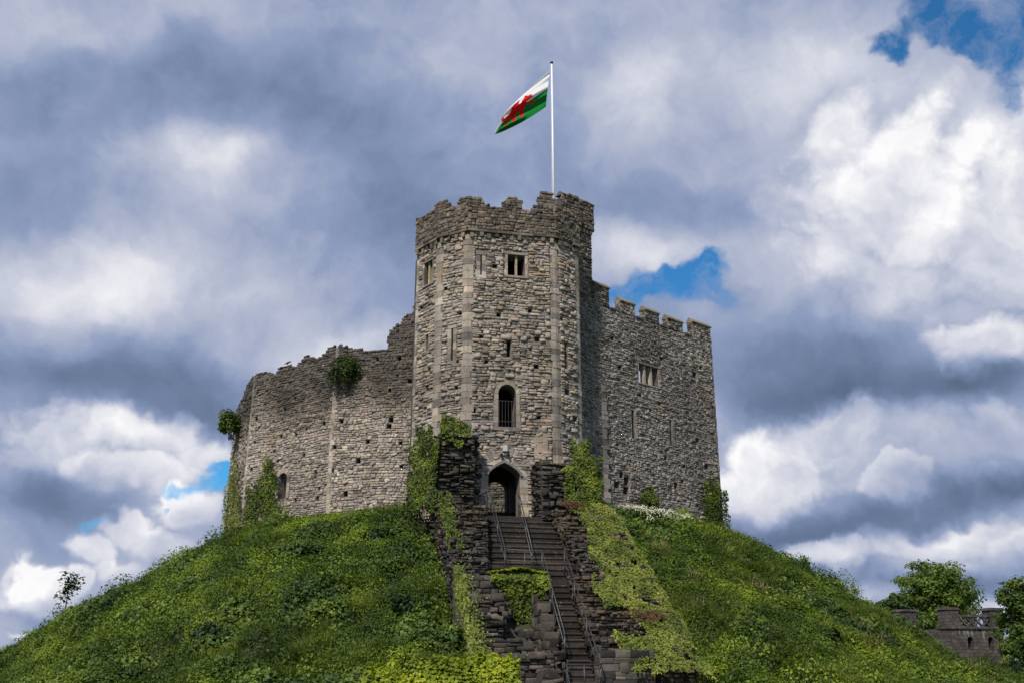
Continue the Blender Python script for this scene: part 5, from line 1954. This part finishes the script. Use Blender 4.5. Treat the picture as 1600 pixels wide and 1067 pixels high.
def ashlar_mat(name, c1, c2, mortar, scale):
    m, T = new_mat(name)
    g = T.n('ShaderNodeNewGeometry')
    tc = T.n('ShaderNodeTexCoord')
    sp = T.n('ShaderNodeSeparateXYZ')
    T.put(sp.inputs[0], g.outputs['Position'])
    cb = T.n('ShaderNodeCombineXYZ')
    T.put(cb.inputs[0], T.m('ADD', sp.outputs[0], T.m('MULTIPLY', sp.outputs[1], .6)))
    T.put(cb.inputs[1], sp.outputs[2])
    br = T.n('ShaderNodeTexBrick')
    wob = T.v('SCALE', T.v('SUBTRACT', T.noise(g.outputs['Position'], 1.1, 3, .6, col=True), (.5, .5, .5)), scale=.55)
    T.put(br.inputs['Vector'], T.v('ADD', cb.outputs[0], wob))
    for k, v in (('Color1', c1), ('Color2', c2), ('Mortar', mortar)):
        br.inputs[k].default_value = (*v, 1)
    br.inputs['Scale'].default_value = scale
    br.inputs['Mortar Size'].default_value = .02
    br.inputs['Bias'].default_value = -.1
    n = T.noise(g.outputs['Position'], 1.6, 5, .65)
    col = T.v('SCALE', br.outputs['Color'], scale=T.mr(n, .25, .75, .5, 1.5, 'LINEAR'))
    b = T.n('ShaderNodeBsdfPrincipled')
    b.inputs['Roughness'].default_value = .95
    T.put(b.inputs['Base Color'], col)
    bp = T.n('ShaderNodeBump')
    bp.inputs['Strength'].default_value = .6
    bp.inputs['Distance'].default_value = .05
    T.put(bp.inputs['Height'], T.m('ADD', br.outputs['Fac'], n))
    T.t.links.new(bp.outputs[0], b.inputs['Normal'])
    return finish(m, T, b.outputs[0])


M_FAR = ashlar_mat('far_block_stone', (.085, .071, .064), (.045, .039, .036), (.024, .021, .02), .8)
M_LIME = plain_mat('lime_streak', (.16, .155, .155), .9, vary=.4, nscale=5)
FT = Facet(at(1476, 1000, FT_Y)[:2], at(1569, 1000, FT_Y + 1.5)[:2])
ftow = thing('wall_tower', 'dark stone wall tower with corner piers and pierced parapet beyond the right slope', 'tower', (FT.a[0] + 3, FT_Y, 0))
z_str = FT.uz(1520, 982)[1]
z_rail = FT.uz(1520, 963)[1]
z_pier = FT.uz(1485, 952)[1]
fo = [rect(FT, 1511, 994, 1520, 1015), rect(FT, 1543, 994, 1551.5, 1015)]
for o in fo:
    o.update(arch=1, zs=o['zb'] - .3)
slab('wall_face', FT, [(0, -.2), (FT.L, -.2), (FT.L, z_str), (0, z_str)], fo, 1.0, M_FAR, ftow)
sideL = Facet(FT.a + np.array([-1.2, 4.0]), FT.a)
slab('side_face', sideL, [(0, -.2), (sideL.L, -.2), (sideL.L, z_str), (0, z_str)], [], .8, M_FAR, ftow)
backf = FT.off(-4)
slab('back_face', backf, [(-.5, -.2), (backf.L, -.2), (backf.L, z_str - .05), (-.5, z_str - .05)], [], .5, M_FAR, ftow)
prism('string_course', FT, [(-.12, z_str + .002), (FT.L + .12, z_str + .002), (FT.L + .12, z_str + .22), (-.12, z_str + .22)], -.9, .16, M_FAR, ftow)
for x0, x1 in ((1478, 1499), (1548, 1569)):
    u0, u1 = FT.uz(x0, 970)[0], FT.uz(x1, 970)[0]
    m = prism('corner_pier', FT, [(u0, z_str + .225), (u1, z_str + .225), (u1, z_pier), (u0, z_pier)], -1.1, .05, M_FAR, ftow)
    prism('pier_cap', FT, [(u0 - .1, z_pier + .003), (u1 + .1, z_pier + .003), (u1 + .02, z_pier + .24), (u0 - .02, z_pier + .24)], -1.2, .14, M_FAR, m)
u0, u1 = FT.uz(1499.5, 970)[0], FT.uz(1547.5, 970)[0]
par = prism('parapet_rail', FT, [(u0, z_rail), (u1, z_rail), (u1, z_rail + .16), (u0, z_rail + .16)], -.35, .02, M_FAR, ftow)
nx = 4
for i in range(nx):
    a, b = u0 + (u1 - u0) * i / nx, u0 + (u1 - u0) * (i + 1) / nx
    zz0, zz1 = z_str + .23, z_rail - .005
    for p0, p1, w in (((a, zz0), (b, zz1), .0), ((a, zz1), (b, zz0), .012)):
        d = np.array([p1[0] - p0[0], p1[1] - p0[1]])
        nn = np.array([-d[1], d[0]]) / np.hypot(*d) * .07
        prism('brace', FT, [(p0[0] - nn[0], p0[1] - nn[1]), (p1[0] - nn[0], p1[1] - nn[1]), (p1[0] + nn[0], p1[1] + nn[1]), (p0[0] + nn[0], p0[1] + nn[1])], -.25 - w, -.05 - w, M_FAR, par)
# far side parapet, sloping coping
bk = FT.off(-3.6)
u0, u1 = bk.uz(1520, 965)[0], bk.uz(1550, 955)[0]
prism('rear_parapet', bk, [(u0, z_str), (bk.L, z_str), (bk.L, bk.uz(1550, 954)[1]), (u0, bk.uz(1520, 962)[1])], -.4, 0, M_FAR, ftow)
# pale lime streaks under the string course
for i in range(20):
    px = 1497 + random.random() * 60
    u, _ = FT.uz(px, 990)
    l = random.uniform(.12, .8) * (2.0 if 1530 < px < 1537 else 1)
    w = random.uniform(.03, .16)
    prism('lime_streak', FT, [(u - w * .3, z_str - l), (u + w * .3, z_str - l), (u + w, z_str - .01), (u - w, z_str - .01)], -.01, .006 + .0004 * i, M_LIME, ftow)
pr = Facet(at(1402, 965, FT_Y + 6)[:2], at(1431, 965, FT_Y + 7)[:2])
pier = thing('stone_pier', 'short dark stone pier with flat cap half hidden by the slope', 'pier', (pr.a[0] + 1, FT_Y + 6, 0))
zc = pr.uz(1420, 955)[1]
um_ = pr.uz(1411, 960)[0]
prism('shaft', pr, [(um_, -.2), (pr.L, -.2), (pr.L, zc), (um_, zc)], -1.2, .05, M_FAR, pier)
prism('cap', pr, [(um_ - .12, zc + .003), (pr.L + .12, zc + .003), (pr.L + .05, zc + .22), (um_ - .05, zc + .22)], -1.3, .15, M_FAR, pier)
prism('side_wall', pr, [(-.8, -.2), (um_ - .01, -.2), (um_ - .01, zc - .1), (-.8, zc - .7)], -.9, -.1, M_FAR, pier)


def tree(name, label, base, h, crown_c, crown_r, nl, size, mat, clusters=60, group=None):
    """tapered trunk, limbs to every part of the crown, leaves in clusters with gaps between"""
    base, cc, cr = np.asarray(base, float), np.asarray(crown_c, float), np.asarray(crown_r, float)
    t = thing(name, label, 'tree', base, group)
    top = cc + np.array([0, 0, cr[2] * .3])
    mobj('trunk', *tube_vf([base, base * .6 + cc * .4, cc, top], [h * .028, h * .022, h * .014, h * .004], 9), M_TWIG, t)
    D = rng.normal(size=(clusters, 3))
    D /= np.linalg.norm(D, axis=1, keepdims=True)
    C = cc + D * cr * (rng.random((clusters, 1)) ** .45) * np.array([1, 1, 1]) * .92
    C[:, 2] = np.maximum(C[:, 2], cc[2] - cr[2] * .85)
    for i in range(0, clusters, 3):
        s = base * (.5 - .35 * random.random()) + cc * .5
        s = base + (cc - base) * random.uniform(.55, 1.0)
        mobj('limb', *tube_vf([s, (s + C[i]) / 2 + np.array([0, 0, .08 * h * .3]), C[i]], h * .009, 5, h * .002), M_TWIG, t)
    k = rng.integers(0, clusters, nl)
    d = rng.normal(size=(nl, 3))
    d /= np.linalg.norm(d, axis=1, keepdims=True)
    r = (cr.mean() * rng.uniform(.16, .30, clusters))[k][:, None]
    pos = C[k] + d * r * rng.random((nl, 1)) ** .5 * np.array([1.15, 1.15, .75])
    leaf_obj('crown', pos, d + np.array([0, 0, .7]), rng.uniform(*size, nl), mat, t)
    return t


TY = 118.0
c = at(1461, 936, TY)
tree('broadleaf_tree', 'large rounded leafy tree behind the far wall tower', (c[0], TY, 0), 14, c, (4.9, 4.4, 5.1), 20000, (.22, .42), M_TREELEAF, 170)
c = at(1400, 958, TY - 6)
tree('broadleaf_tree', 'smaller leafy tree left of the large tree beyond the slope', (c[0], TY - 6, 0), 9, c, (2.9, 2.6, 2.5), 6500, (.22, .42), M_TREELEAF, 50)
c = at(1475, 985, TY - 10)
tree('broadleaf_tree', 'low leafy tree filling the gap between the stone pier and the wall tower', (c[0], TY - 10, 0), 6, c, (3.4, 2.6, 2.4), 7000, (.22, .42), M_TREELEAF, 50)
c = at(1612, 968, 84)
tree('broadleaf_tree', 'tall leafy tree cut by the right-hand edge of the picture', (c[0], 84, 0), 10, c, (3.0, 2.8, 3.6), 16000, (.16, .32), M_TREELEAF, 110)
c = at(1612, 1020, 82)
tree('broadleaf_tree', 'low leafy tree under the taller one at the right-hand edge', (c[0], 82, 0), 5, c, (2.4, 2.0, 1.9), 7000, (.16, .30), M_TREELEAF, 50)
ivy_wall('ivy column on the right-hand corner of the far wall tower', FT, [(1559, 1075), (1562, 1012), (1568, 994), (1577, 1000), (1582, 1030), (1584, 1075)], 2600, size=(.12, .26), thick=.7, hole=.1, stems=2)
shrub('shrub', 'dark shrub at the foot of the far wall tower in the lower right corner', 'shrub', at(1596, 1058, 78), (1.6, 1.2, 1.6), 2200, (.14, .28), M_DARKLEAF)
